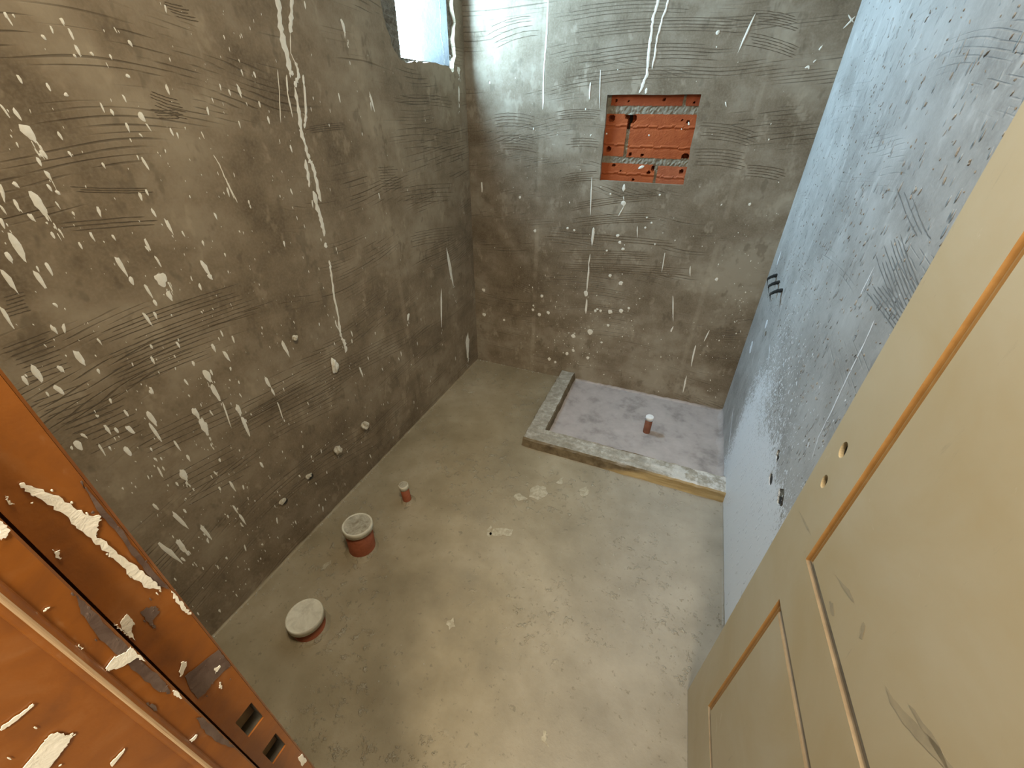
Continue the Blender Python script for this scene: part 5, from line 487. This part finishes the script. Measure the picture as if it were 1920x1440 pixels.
brick(0.66, 0.962, 1.08, 1.246, BRICKS[1], (1.204,), ((0.768, 1.236, 0.006, 0.02), (0.955, 1.232, 0.011, 0.02), (0.935, 1.212, 0.006, 0.012), (0.805, 1.213, 0.003, 0.01), (0.868, 1.178, 0.005, 0.015)), 5)
brick(0.974, 1.13, 1.08, 1.243, BRICKS[2], (1.198,), ((1.080, 1.224, 0.008, 0.02),), 6)

# right wall (leans a little) with its pipe holes
rh = [circle2(-1.114, 0.520, 0.017, 14, 0.06, 4, 1.3), circle2(-1.235, 0.566, 0.024, 13, 0.35, 6, 1.25), circle2(-1.085, 0.592, 0.018, 13, 0.35, 7, 1.2), circle2(-0.371, 0.672, 0.012, 11, 0.4, 8, 1.5)]
wall_right = struct(slab('wall_right', [(NEAR - 0.12, 0), (0.17, 0), (0.17, H), (NEAR - 0.12, H)], rh,
                         lambda u, v, d: (rx(u, v) + d, u, v), 0.15, MAT_RIGHT, depths=[0.06, 0.018, 0.016, 0.008]))
for k_, (hp_, dp_) in enumerate(zip(rh, (0.003, 0.003, 0.003, 0.002))):
    cy_ = sum(a for a, b in hp_) / len(hp_); cz_ = sum(b for a, b in hp_) / len(hp_)
    mesh_obj('bore_disc', [(rx(a, b) + dp_, cy_ + (a - cy_) * 0.97, cz_ + (b - cz_) * 0.97) for a, b in hp_], [tuple(range(len(hp_)))], MAT_RUBBER_AND_SHADE if k_ == 0 else MAT_BROKEN, wall_right)  # disc near the hole mouth; the black ones paint its inner shade
    if k_ in (1, 2):
        mesh_obj('bore_disc', [(rx(a, b) + dp_ - 0.002, cy_ - 0.006 + (a - cy_) * 0.45, cz_ - 0.006 + (b - cz_) * 0.45) for a, b in hp_], [tuple(range(len(hp_)))], MAT_RUBBER_AND_SHADE, wall_right)
# near wall around the doorway
DX0, DX1, DZ = 0.8975, 1.505, 2.04
struct(slab('wall_near', [(-0.17, 0), (DX0 - 0.012, 0), (DX0 - 0.012, DZ + 0.02), (DX1 + 0.012, DZ + 0.02), (DX1 + 0.012, 0), (1.75, 0), (1.75, H), (-0.17, H)], [], lambda u, v, d: (u, NEAR - d, v), 0.13, MAT_NEAR))
# hall behind the camera
HALLM = simple('hall_plaster', [(0.3, (0.40, 0.37, 0.31, 1)), (0.7, (0.52, 0.49, 0.43, 1))], 5, 0.9, 0.1)
struct(slab('wall_hall_left', [(-4.4, 0), (NEAR - 0.13, 0), (NEAR - 0.13, H), (-4.4, H)], [], lambda u, v, d: (-0.05 - d, u, v), 0.12, HALLM))
struct(slab('wall_hall_right', [(-4.4, 0), (NEAR - 0.13, 0), (NEAR - 0.13, H), (-4.4, H)], [], lambda u, v, d: (3.2 + d, u, v), 0.12, HALLM))
struct(slab('wall_hall_far', [(-0.17, 0), (3.32, 0), (3.32, H), (-0.17, H)], [], lambda u, v, d: (u, -4.32 - d, v), 0.08, HALLM))
struct(slab('wall_hall_side', [(1.75, 0), (3.32, 0), (3.32, H), (1.75, H)], [], lambda u, v, d: (u, NEAR - 0.13 + d, v), 0.12, HALLM))

# shower floor: thin lilac screed inside the kerb, rounded up the walls
pan = rough_poly([(0.694, -0.615), (rx(-0.6, 0), -0.615), (rx(0, 0), 0.0), (0.694, 0.0)], 16, 0.004, 12)
struct(slab('floor_shower', pan, [], lambda u, v, d: (u, v, 0.005 - d), 0.01, MAT_PAN))
# cement fillets where walls meet the floor
def fillet(name, pts, up, side, mat, seed=0, sub=26):
    rnd = random.Random(seed); a, b = Vector(pts[0]), Vector(pts[1]); v = []; f = []; prof = 5
    for k in range(sub + 1):
        p = a.lerp(b, k / sub); r = up * (1 + rnd.uniform(-0.3, 0.3))
        for j in range(prof):
            t = math.pi / 2 * j / (prof - 1)
            q = p + Vector(side) * (r * (1 - math.sin(t))) + Vector((0, 0, r * (1 - math.cos(t))))
            v.append((q.x, q.y, q.z + 0.0003))
    for k in range(sub):
        for j in range(prof - 1):
            i = k * prof + j; f.append((i, i + 1, i + prof + 1, i + prof))
    return struct(mesh_obj(name, v, f, mat, None, True))
fillet('trim_1', [(rx(NEAR, 0), NEAR, 0), (rx(-0.72, 0), -0.72, 0)], 0.007, (-1, 0, 0), MAT_FLOOR, 1, 60)
fillet('trim_2', [(rx(-0.61, 0), -0.61, 0.004), (rx(0, 0), 0, 0.004)], 0.028, (-1, 0, 0), MAT_PAN, 2, 30)
fillet('trim_3', [(0.70, 0, 0.004), (rx(0, 0), 0, 0.004)], 0.012, (0, -1, 0), MAT_PAN, 3, 40)
fillet('trim_4', [(0, NEAR, 0), (0, 0, 0)], 0.007, (1, 0, 0), MAT_FLOOR, 4, 90)

# ---------------------------------------------------------------- shower kerb: L of rough concrete
def kerb():
    bm = bmesh.new(); K = 0.055; XR = rx(-0.66, 0) + 0.01
    out = [(0.600, 0.004), (0.603, -0.714), (XR, -0.722), (XR, -0.612), (0.700, -0.606), (0.694, 0.004)]
    sub = [40, 52, 6, 48, 34, 5]; loop = []
    for k in range(6):
        a, b = Vector(out[k]), Vector(out[(k + 1) % 6])
        for j in range(sub[k]): loop.append(a.lerp(b, j / sub[k]))
    n_ = len(loop); rnd = random.Random(5); jit = [rnd.uniform(-1, 1) for _ in loop]; jit = [(jit[k] + jit[k - 1]) / 2 for k in range(n_)]
    cx = Vector((0.95, -0.45)); rings = []
    for (ins, z, am) in ((-0.004, 0.0, 0.003), (0.0, 0.022, 0.004), (0.001, 0.044, 0.004), (0.006, K, 0.003)):
        ring = []
        for k, p in enumerate(loop):
            d = (loop[(k + 1) % n_] - loop[k - 1]).normalized(); nrm = Vector((-d.y, d.x))   # inward for this winding
            q = p + nrm * (ins + jit[k] * am)
            ring.append(bm.verts.new((q.x, q.y, z + (rnd.uniform(-.0015, .0015) if z > 0.03 else 0))))
        rings.append(ring)
    for a, b in zip(rings, rings[1:]):
        for k in range(n_): bm.faces.new((a[k], a[(k + 1) % n_], b[(k + 1) % n_], b[k]))
    t = tessellate_polygon([[Vector((v.co.x, v.co.y, 0)) for v in rings[-1]]])
    for tri in t:
        try: bm.faces.new([rings[-1][i] for i in tri])
        except ValueError: pass
    return bm_obj('shower_kerb', bm, MAT_KERB)
tag(kerb(), 'low L-shaped rough concrete kerb enclosing the corner shower floor', 'kerb')

# ---------------------------------------------------------------- drain pipe stubs
def lathe(name, prof, mat, parent, n=36, jit=0.0, seed=0):
    rnd = random.Random(seed); v = []; f = []
    for (r, z) in prof:
        for k in range(n):
            a = 2 * math.pi * k / n; rr = r + (rnd.uniform(-jit, jit) if jit else 0); v.append((rr * math.cos(a), rr * math.sin(a), z))
    for j in range(len(prof) - 1):
        for k in range(n): f.append((j * n + k, j * n + (k + 1) % n, (j + 1) * n + (k + 1) % n, (j + 1) * n + k))
    f.append(tuple(range((len(prof) - 1) * n, len(prof) * n)))
    o = mesh_obj(name, v, f, mat, parent)
    for p in o.data.polygons: p.use_smooth = len(p.vertices) == 4 and abs(p.normal.z) < 0.9
    return o
def stub(x, y, r, hp, capr, caph, label, pipem, capm, topm, tilt=(0, 0), collar=True, dirty=True):
    o = empty('drain_pipe', (x, y, 0), label, 'pipe', 'capped drain pipes in the floor'); o.rotation_euler = (tilt[0], tilt[1], 0.3)
    lathe('pipe', [(r, -0.02), (r, hp), (r * 0.9, hp)], pipem, o)
    cp = lathe('cap', [(r + 0.0005, hp - caph * 0.75), (capr, hp - caph * 0.75), (capr, hp + caph * 0.12), (capr - 0.002, hp + caph * 0.25), (capr * 0.90, hp + caph * 0.25), (capr * 0.88, hp + caph * 0.18)], capm, o)
    if dirty: lathe('cap_face', [(capr * 0.885, hp + caph * 0.17), (capr * 0.87, hp + caph * 0.20), (capr * 0.5, hp + caph * 0.215)], topm, cp)
    if collar: lathe('mortar_collar', [(r + 0.018, -0.003), (r + 0.010, 0.004), (r + 0.003, 0.009), (r - 0.001, 0.010)], MAT_FLOOR, o, 30, 0.003, int(x * 1000))
    return o
stub(0.276, -1.835, 0.050, 0.074, 0.0575, 0.024, 'wide floor pipe nearest the orange door jamb, short, under a clean round cap', MAT_PIPE, MAT_CAP, MAT_CAP, (0, 0))
stub(0.238, -1.522, 0.050, 0.132, 0.0560, 0.024, 'tall wide orange floor pipe with dirty round cap, between two others', MAT_PIPE, MAT_CAP, MAT_CAPDIRT, (-0.05, 0.02))
p3 = stub(0.266, -1.252, 0.0185, 0.096, 0.0205, 0.022, 'thin orange floor pipe near the left wall with stuffed pale rim', MAT_PIPE, MAT_CAP, MAT_CAPDIRT, (0.0, -0.06))
p4 = stub(1.190, -0.360, 0.0185, 0.100, 0.0205, 0.020, 'thin brown drain pipe with white cap standing in the shower floor', MAT_PIPED, MAT_WHITE, MAT_WHITE, (0, 0), False)
p4.location.z = 0.005

# ---------------------------------------------------------------- plugged water pipes in the left wall, cables in the right wall
def crumple(name, c, r, mat, parent, seed, sq=(1, 1, 1)):
    bm = bmesh.new(); bmesh.ops.create_icosphere(bm, subdivisions=3, radius=1.0); rnd = random.Random(seed)
    ph = [(Vector((rnd.uniform(-1, 1), rnd.uniform(-1, 1), rnd.uniform(-1, 1))) * 5, rnd.uniform(0, 6)) for _ in range(5)]
    for v in bm.verts:
        k = 1 + sum(0.10 * math.sin(v.co.dot(d) + p) for d, p in ph) + rnd.uniform(-0.05, 0.05)
        v.co = Vector((v.co.x * sq[0], v.co.y * sq[1], v.co.z * sq[2])) * (r * k) + Vector(c)
    return bm_obj(name, bm, mat, parent)
def ring_tube(name, mat, parent, r0, r1, length, n=20):
    v = []; f = []
    for (r, x) in ((r1, -0.01), (r1, length), (r0, length), (r0, -0.008)):
        for k in range(n):
            a = 2 * math.pi * k / n; v.append((x, r * math.cos(a), r * math.sin(a)))
    for j in range(3):
        for k in range(n): f.append((j * n + k, j * n + (k + 1) % n, (j + 1) * n + (k + 1) % n, (j + 1) * n + k))
    return mesh_obj(name, v, f, mat, parent)
for i, (y, z, lab) in enumerate(((-1.148, 0.270, 'paper-plugged water pipe in the left wall, farthest right of four'), (-1.318, 0.269, 'paper-plugged water pipe in the left wall, second from the right of four'),
                                 (-1.466, 0.251, 'open water pipe in a dark chipped hole, above the tall capped pipe'), (-1.595, 0.245, 'open water pipe in a dark chipped hole, nearest the orange jamb'))):
    o = empty('water_pipe', (0, y, z), lab, 'pipe', 'water pipe ends low on the left wall')
    if i < 2:
        ring_tube('pipe', MAT_CRUMB, o, 0.011, 0.014, 0.010)
        crumple('plug', (0.012, 0, 0), 0.017, MAT_RAG, o, 30 + i, (0.8, 1, 1.1))
    else:
        ring_tube('pipe', MAT_VOID, o, 0.009, 0.012, 0.004)
        mesh_obj('bore', [(0.0015, 0.0095 * math.cos(2 * math.pi * k / 14), 0.0095 * math.sin(2 * math.pi * k / 14)) for k in range(14)], [tuple(range(14))], MAT_RUBBER_AND_SHADE, o)  # black disc paints the shade inside the open pipe
        crumple('plug', (0.004, -0.008, 0.010), 0.012, MAT_RAG, o, 40 + i, (0.5, 1.2, 0.8))
k = crumple('mortar_lump', (0.006, -1.219, 0.617), 0.018, MAT_PAINT, None, 51, (0.5, 0.8, 1.7)); tag(k, 'pale upright lump of mortar stuck on the left wall below the long drip', 'mortar lump')
k = crumple('mortar_lump', (0.006, -1.351, 0.803), 0.010, MAT_RAG, None, 52, (0.8, 1, 0.9)); tag(k, 'small round mortar lump stuck midway up the left wall', 'mortar lump')
for i, (y, z, ln, lab) in enumerate(((-0.19, 0.868, 0.05, 'black cable end poking from the right wall, top of three'), (-0.285, 0.868, 0.055, 'black cable end poking from the right wall, middle of three'), (-0.385, 0.868, 0.06, 'black cable end poking from the right wall, lowest of three'))):
    o = empty('cable_stub', (rx(y, z), y, z), lab, 'cable', 'cable ends in the right wall')
    v = []; f = []; nn = 10; rnd = random.Random(60 + i); segs = 9
    for s in range(segs + 1):
        t = s / segs; x = 0.012 - (0.012 + ln * 0.75) * t; yy = -0.04 * t * t; zz = -0.010 * t * t; r = 0.0105 * (1 - 0.25 * t) * (1.12 if s % 2 else 0.95)
        for k in range(nn): a = 2 * math.pi * k / nn; v.append((x, yy + r * math.cos(a), zz + r * math.sin(a) * 0.8))
    for s in range(segs):
        for k in range(nn): f.append((s * nn + k, s * nn + (k + 1) % nn, (s + 1) * nn + (k + 1) % nn, (s + 1) * nn + k))
    f.append(tuple(range(segs * nn, (segs + 1) * nn)))
    mesh_obj('sheath', v, f, MAT_RUBBER_AND_SHADE, o, True)
    mesh_obj('wire_tail', [(-ln * 0.7, -0.036, -0.008), (-ln * 0.7, -0.042, -0.008), (-ln * 0.62, -0.055, -0.034), (-ln * 0.7 - 0.005, -0.038, -0.006), (-ln * 0.63, -0.053, -0.035)], [(0, 1, 2), (1, 3, 4, 2), (3, 0, 2, 4)], MAT_RUBBER_AND_SHADE, o)

# ---------------------------------------------------------------- orange steel door jamb (strike side)
jamb = empty('door_jamb', (DX0, NEAR, 0), 'orange primed steel door jamb with two square strike holes and dried plaster smears', 'door frame')
def extr(name, prof, z0, z1, mat, parent, origin, holes=None):
    v = [(x - origin[0], y - origin[1], z) for z in (z0, z1) for x, y in prof]; m = len(prof)
    f = [(k, (k + 1) % m, m + (k + 1) % m, m + k) for k in range(m)] + [tuple(range(m))[::-1], tuple(range(m, 2 * m))]
    return mesh_obj(name, v, f, mat, parent)
J0 = (DX0, NEAR)
# rebate strip, pierced by the strike holes
def sq(y, z, a, b): return [(y - a, z - b), (y + a, z - b), (y + a, z + b), (y - a, z + b)]
SH = [sq(-2.1945, 1.0045, 0.0078, 0.0165), sq(-2.1950, 0.9345, 0.0078, 0.0165)]
slab('rebate', [(NEAR - 0.0287, 0), (NEAR, 0), (NEAR, DZ), (NEAR - 0.0287, DZ)], SH, lambda u, v, d: (-d, u - NEAR, v), 0.0016, MAT_JAMB, jamb)
extr('room_flange', [(DX0 - 0.0016, NEAR), (DX0, NEAR + 0.0002), (DX0 - 0.001, NEAR + 0.0016), (DX0 - 0.03, NEAR + 0.0016), (DX0 - 0.03, NEAR)], 0, DZ, MAT_JAMB, jamb, J0)
for s_ in SH:
    ys = [p[0] for p in s_]; zs = [p[1] for p in s_]
    slab('strike_pocket', [(min(ys) - .002, min(zs) - .002), (max(ys) + .002, min(zs) - .002), (max(ys) + .002, max(zs) + .002), (min(ys) - .002, max(zs) + .002)], [s_], lambda u, v, d: (-0.0018 - d, u - NEAR, v), 0.03, MAT_VOID, jamb, depths=[0.022])
# door stop: proud fold with a rounded outer bend, then the splayed outer face
SX = 0.910; SY = -2.2132; BY = -2.2265; R = 0.0042
prof = [(DX0 - 0.014, SY), (SX - 0.0012, SY), (SX, SY - 0.0012), (SX, BY)]
for k in range(13):                                  # half-round bead along the fold, shaped to catch a highlight
    a = math.radians(75 - 150 * k / 12)
    prof.append((SX - 0.0008 + R * math.cos(a) * 0.75, BY - R + R * math.sin(a)))
lx, ly = SX - 0.0015, BY - 2 * R
prof += [(lx, ly), (lx - 0.30 * 0.09, ly - 0.09), (lx - 0.30 * 0.09 - 0.03, ly - 0.09), (DX0 - 0.03, SY - 0.01), (DX0 - 0.02, SY - 0.004)]
st_ = extr('stop', prof, 0, DZ, MAT_JAMB, jamb, J0)
FX0, FY0 = lx, ly
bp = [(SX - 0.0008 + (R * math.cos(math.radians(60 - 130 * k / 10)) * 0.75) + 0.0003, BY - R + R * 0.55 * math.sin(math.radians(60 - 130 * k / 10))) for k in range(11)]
extr('bend_highlight', bp + [(SX - 0.003, BY - R * 1.3), (SX - 0.003, BY - R * 0.7)], 0, DZ, MAT_BEND_GLINT, jamb, J0)  # narrow pale strip standing in for the specular line on the fold
def on_jamb(u, v, h): return (0.0004 + h, u - NEAR, v)
def on_stop(u, v, h): return (SX - DX0 + 0.0004 + h, u - NEAR, v)
def on_face(u, v, h): return (FX0 - DX0 + 0.30 * (u - FY0) + 0.0006 + h, u - NEAR, v)
rnd_j = random.Random(19)
def clampy(polys, lo, hi): return [[(min(max(a, lo), hi), b) for a, b in p] for p in polys]
for polys, mp, mat, nm, amp in ((clampy(JAMB_PAINT, -2.2105, NEAR), on_jamb, MAT_PAINT, 'plaster_smear', 0.0008), (clampy(JAMB_GREY, -2.2105, NEAR), on_jamb, MAT_BARE, 'bare_patch', 0.0006),
                           (clampy(STOP_PAINT, BY, SY - 0.0008), on_stop, MAT_PAINT, 'plaster_smear', 0.0005), (clampy(STOP_GREY, BY, SY - 0.0008), on_stop, MAT_BARE, 'bare_patch', 0.0006),
                           (clampy(FACE_PAINT, -2.31, FY0 - 0.001), on_face, MAT_PAINT, 'plaster_smear', 0.0005)):
    for i, p in enumerate(polys):
        b = Blobs(mp, i); b.patch(p, 0.0002 if nm == 'bare_patch' else 0.0006, i, amp, 5)
        for (a_, b_) in p * (1 if len(p) > 6 else 0):   # flakes around the edge
            if rnd_j.random() < 0.7:
                a_ += rnd_j.gauss(0, 0.0011); b_ += rnd_j.gauss(0, 0.006)
                lo_, hi_ = {on_jamb: (-2.2100, NEAR - .0005), on_stop: (BY, SY - 0.001), on_face: (-2.31, FY0 - 0.001)}[mp]
                if lo_ < a_ < hi_: b.splat((a_, b_), (a_, b_ - rnd_j.uniform(0.001, 0.004)), rnd_j.uniform(0.0006, 0.0014), 0.0004, 7)
        b.build(nm, mat, jamb, False)

# hinge-side jamb and head, behind and above the camera
hj = empty('door_jamb', (DX1, NEAR, 0), 'orange primed steel hinge jamb hidden behind the beige door leaf', 'door frame')
extr('rebate', [(DX1, NEAR), (DX1 + 0.0016, NEAR), (DX1 + 0.0016, NEAR - 0.12), (DX1 - 0.0125, NEAR - 0.12), (DX1 - 0.0125, SY), (DX1, SY)], 0, DZ, MAT_JAMB, hj, (DX1, NEAR))

# ---------------------------------------------------------------- door leaf
DA, DL, DW, DH, DT = 0.045, 0.002, 0.605, 2.0, 0.030
door = empty('door_leaf', (1.456, -1.5471, 0.006), 'beige primed panel door leaf without handle, standing open along the right wall', 'door')
us = Vector((math.sin(DA), -math.cos(DA), 0)); nn_ = Vector((math.cos(DA), math.sin(DA), 0)); ww = Vector((0, 0, 1)) * math.cos(DL) + nn_ * math.sin(DL)
def on_door(s, z, d): return us * s + ww * z + nn_ * d
S0, S1 = 0.1162, DW - 0.1162
panels = [(S0, S1, 0.8177, 1.88), (S0, S1, 0.2089, 0.6965)]
lock = [circle2(0.0464, 1.0041, 0.0150, 20, 0, 0, 0.66), circle2(0.0464, 0.9339, 0.0132, 20, 0, 0, 0.66)]
ph = [[(a, c_), (b, c_), (b, d), (a, d)] for a, b, c_, d in panels]
leaf = slab('leaf', [(0, 0), (DW, 0), (DW, DH), (0, DH)], ph + lock, lambda u, v, d: on_door(u, v, d), DT, MAT_DOOR, door, depths=[0.0001, 0.0001, None, None], blind=[False, False, False, False])
for (a, b, c_, d) in panels:
    steps = [(0.0, 0.0), (0.0015, 0.0035), (0.004, 0.005), (0.007, 0.0035), (0.0095, 0.0030), (0.012, 0.0045), (0.0135, 0.006), (0.0165, 0.0015), (0.019, 0.0)]
    v = []; f = []
    for (ins, dp) in steps:
        for (s, z) in ((a + ins, c_ + ins), (b - ins, c_ + ins), (b - ins, d - ins), (a + ins, d - ins)): v.append(on_door(s, z, dp))
    for j in range(len(steps) - 1):
        for k in range(4): f.append((4 * j + k, 4 * j + (k + 1) % 4, 4 * j + 4 + (k + 1) % 4, 4 * j + 4 + k))
    for side in range(4):                             # 0 bottom, 1 hinge side, 2 top, 3 lock side
        fs_ = [q for k, q in enumerate(f) if k % 4 == side]
        used_ = sorted({i for q in fs_ for i in q}); ix = {i: k for k, i in enumerate(used_)}
        mo = mesh_obj('moulding', [v[i] for i in used_], [tuple(ix[i] for i in q) for q in fs_], MAT_BEAD if side % 2 else MAT_TAUPE, door)
        mo['label'] = 'caramel upright moulding where the primer is thin' if side % 2 else 'taupe crosswise moulding of the panel'
    m = len(steps) - 1
    mesh_obj('panel', v[4 * m:4 * m + 4] , [(0, 1, 2, 3)], MAT_DOOR, door)
for l_ in lock:                                        # dark discs paint in the shade inside the lock holes
    mesh_obj('lock_hole_shade', [on_door(a, b, 0.007) for a, b in l_], [tuple(range(len(l_)))], MAT_RUBBER_AND_SHADE, door)

MAT_SCUFF = simple('door_scuff', [(0.3, (0.34, 0.285, 0.195, 1)), (0.7, (0.46, 0.38, 0.25, 1))], 30, 0.6, 0.1)
for i, p in enumerate(DOOR_SCUFF):
    b = Blobs(lambda u, v, h: on_door(u, v, -0.0002 - h), i); b.patch(p, 0.0002, i, 0.0012, 3); b.build('scuff', MAT_SCUFF, door, False)

# ---------------------------------------------------------------- paint splashes on the walls
def on_left(u, v, h): return (0.0003 + h, u, v)
def on_back(u, v, h): return (u, -0.0003 - h, v)
def on_right(u, v, h): return (rx(u, v) - 0.0003 - h, u, v)
rnd = random.Random(77)
bl = Blobs(on_left, 2)
for (a, b, c_, d, w) in SPLAT_LEFT:
    L = math.hypot(c_ - a, d - b)
    if w > 0.012 and L > 0.03:                       # big splashes break up towards their tail
        bl.splat((a, b), (a + (c_ - a) * 0.75, b + (d - b) * 0.75), w, 0.0016, 16)
        for _ in range(7):
            t = rnd.uniform(0.55, 1.25); o_ = rnd.gauss(0, w * 0.28); l_ = rnd.uniform(0.004, 0.018)
            x, z = a + (c_ - a) * t + o_, b + (d - b) * t
            bl.splat((x, z), (x, z - l_), rnd.uniform(0.0015, 0.004), 0.0008, 8)
    else: bl.splat((a, b), (c_, d), w, 0.0012)
for _ in range(1150):                                # fine spray, thinning out towards the window corner
    y = -2.17 + abs(rnd.gauss(0, 0.62)) + (0.25 if rnd.random() < 0.3 else 0); z = rnd.uniform(0.06, 1.75)
    if y > -0.03 or (y > -0.63 and z > 1.58): continue
    l_ = min(0.03, rnd.expovariate(1 / 0.006) + 0.002); w = min(0.006, max(0.0012, l_ * rnd.uniform(0.18, 0.45))); sl = rnd.gauss(0, 0.12)
    bl.splat((y, z), (y + l_ * sl, z - l_), w, 0.0007, 7)
stuff(bl.build('paint_splashes', MAT_PAINT, wall_left))
for pts, w in DRIP_LEFT:
    b = Blobs(on_left, int(w * 1e5)); b.ribbon(pts, w, 0.002); b.build('paint_drip', MAT_PAINT, wall_left)
bb = Blobs(on_back, 4)
for (a, b, c_, d, w) in SPLAT_BACK: bb.splat((a, b), (c_, d), w, 0.0012, 10, 0.15)
for _ in range(520):
    r_ = rnd.random()
    if r_ < 0.55: x, z = rnd.gauss(0.72, 0.20), rnd.gauss(0.34, 0.17)
    elif r_ < 0.75: x, z = 1.53 - abs(rnd.gauss(0, 0.08)), rnd.uniform(0.03, 1.1)
    else: x, z = rnd.uniform(0.05, 1.5), rnd.uniform(0.03, 1.7)
    if not (0.02 < x < 1.53 and 0.02 < z < 2.0) or (0.69 < x < 1.12 and 1.15 < z < 1.53): continue
    l_ = 0.0016 + min(0.007, rnd.expovariate(1 / 0.0016)); bb.splat((x, z), (x + rnd.gauss(0, 0.3) * l_, z - l_ * 1.3), l_ * rnd.uniform(0.6, 1), 0.0007, 7, 0.1)
stuff(bb.build('paint_splashes', MAT_PAINT, wall_back))
for pts, w in DRIP_BACK:
    b = Blobs(on_back, int(w * 1e5)); b.ribbon(pts, w, 0.0016, ragged=0.25); b.build('paint_drip', MAT_PAINT, wall_back)
nbk = Blobs(lambda u, v, h: (u, ND - 0.0046 - h, v), 6)
for (a, b, c_, d, w) in BRICK_SPLAT: nbk.splat((a, b), (c_, d), w, 0.0012, 10)
stuff(nbk.build('paint_splashes', MAT_PAINT, wall_back))
for pts, w in DRIP_RIGHT:
    b = Blobs(on_right, int(w * 1e5)); b.ribbon(pts, w * 0.6, 0.0010, ragged=0.6); b.build('paint_drip', MAT_WHITE, wall_right)
br_ = Blobs(on_right, 9)
for _ in range(1900):                                # white flecks around the painted foot
    y = -0.55 - abs(rnd.gauss(0, 0.45)); z = 0.62 + rnd.gauss(0, 0.14)
    if not (0.02 < z < 1.2) or y < -1.9: continue
    l_ = 0.002 + min(0.012, rnd.expovariate(1 / 0.003)); br_.splat((y, z), (y + rnd.gauss(0, .5) * l_, z - l_), l_ * rnd.uniform(0.35, 0.8), 0.0008, 6, 0.1)
stuff(br_.build('paint_flecks', MAT_WHITE, wall_right))
rc = Blobs(on_right, 10)
for _ in range(1500):                                # raised crumbs of render
    y = -rnd.uniform(0.12, 1.9); z = rnd.uniform(0.75, 2.1)
    l_ = 0.003 + min(0.02, rnd.expovariate(1 / 0.004)); rc.splat((y, z), (y + rnd.gauss(0, .35) * l_, z - l_), l_ * rnd.uniform(0.3, 0.6), rnd.uniform(0.0008, 0.0024), 7, 0.2)
stuff(rc.build('render_crumbs', MAT_RIGHT, wall_right, False))

sr = Blobs(on_right, 12)
for pts in SCRATCH_RIGHT: sr.ribbon(pts, 0.0022, 0.0004, 3, 0.3)
stuff(sr.build('trowel_scratches', MAT_SCRATCHR, wall_right))
sb_ = Blobs(on_back, 13)
for pts in SCRATCH_BACK: sb_.ribbon(pts, 0.0020, 0.0004, 3, 0.35)
stuff(sb_.build('trowel_scratches', MAT_SCRATCH, wall_back))
sl_ = Blobs(on_left, 14)
for pts in SCRATCH_LEFT: sl_.ribbon(pts, 0.0017, 0.0004, 3, 0.35)
stuff(sl_.build('trowel_scratches', MAT_SCRATCH, wall_left))

# ---------------------------------------------------------------- smears and crumbs on the floor
for i, p in enumerate(FLOOR_SMEAR):
    b = Blobs(lambda u, v, h: (u, v, 0.0003 + h), i); b.patch(p, 0.0012, i, 0.0055); b.build('plaster_smear', MAT_SMEAR, floor, False)
v = []; f = []
def crumb(x, y, z, r):
    i0 = len(v); k = [rnd.uniform(0.6, 1.2) for _ in range(6)]
    for (dx, dy, dz), s in zip(((1, 0, 0), (0, 1, 0), (-1, 0, 0), (0, -1, 0), (0, 0, 0.8), (0, 0, -0.5)), k): v.append((x + dx * r * s, y + dy * r * s, z + dz * r * s))
    for a, b, c_ in ((0, 1, 4), (1, 2, 4), (2, 3, 4), (3, 0, 4), (1, 0, 5), (2, 1, 5), (3, 2, 5), (0, 3, 5)): f.append((i0 + a, i0 + b, i0 + c_))
for _ in range(420):
    t = rnd.random()
    if t < 0.35: crumb(0.004 + abs(rnd.gauss(0, 0.008)), rnd.uniform(-2.1, -0.02), 0.002, rnd.uniform(0.001, 0.004))
    elif t < 0.55: crumb(rnd.uniform(0.02, 0.6), -0.004 - abs(rnd.gauss(0, 0.008)), 0.002, rnd.uniform(0.001, 0.005))
    elif t < 0.7: crumb(rnd.uniform(0.7, 1.55), -0.61 + rnd.gauss(0, 0.05), 0.058 if rnd.random() < 0 else 0.006, rnd.uniform(0.001, 0.002))
    else: crumb(rnd.uniform(0.05, 1.5), rnd.uniform(-2.1, -0.75), 0.001, rnd.uniform(0.001, 0.003))
stuff(mesh_obj('mortar_crumbs', v, f, MAT_CRUMB, floor))
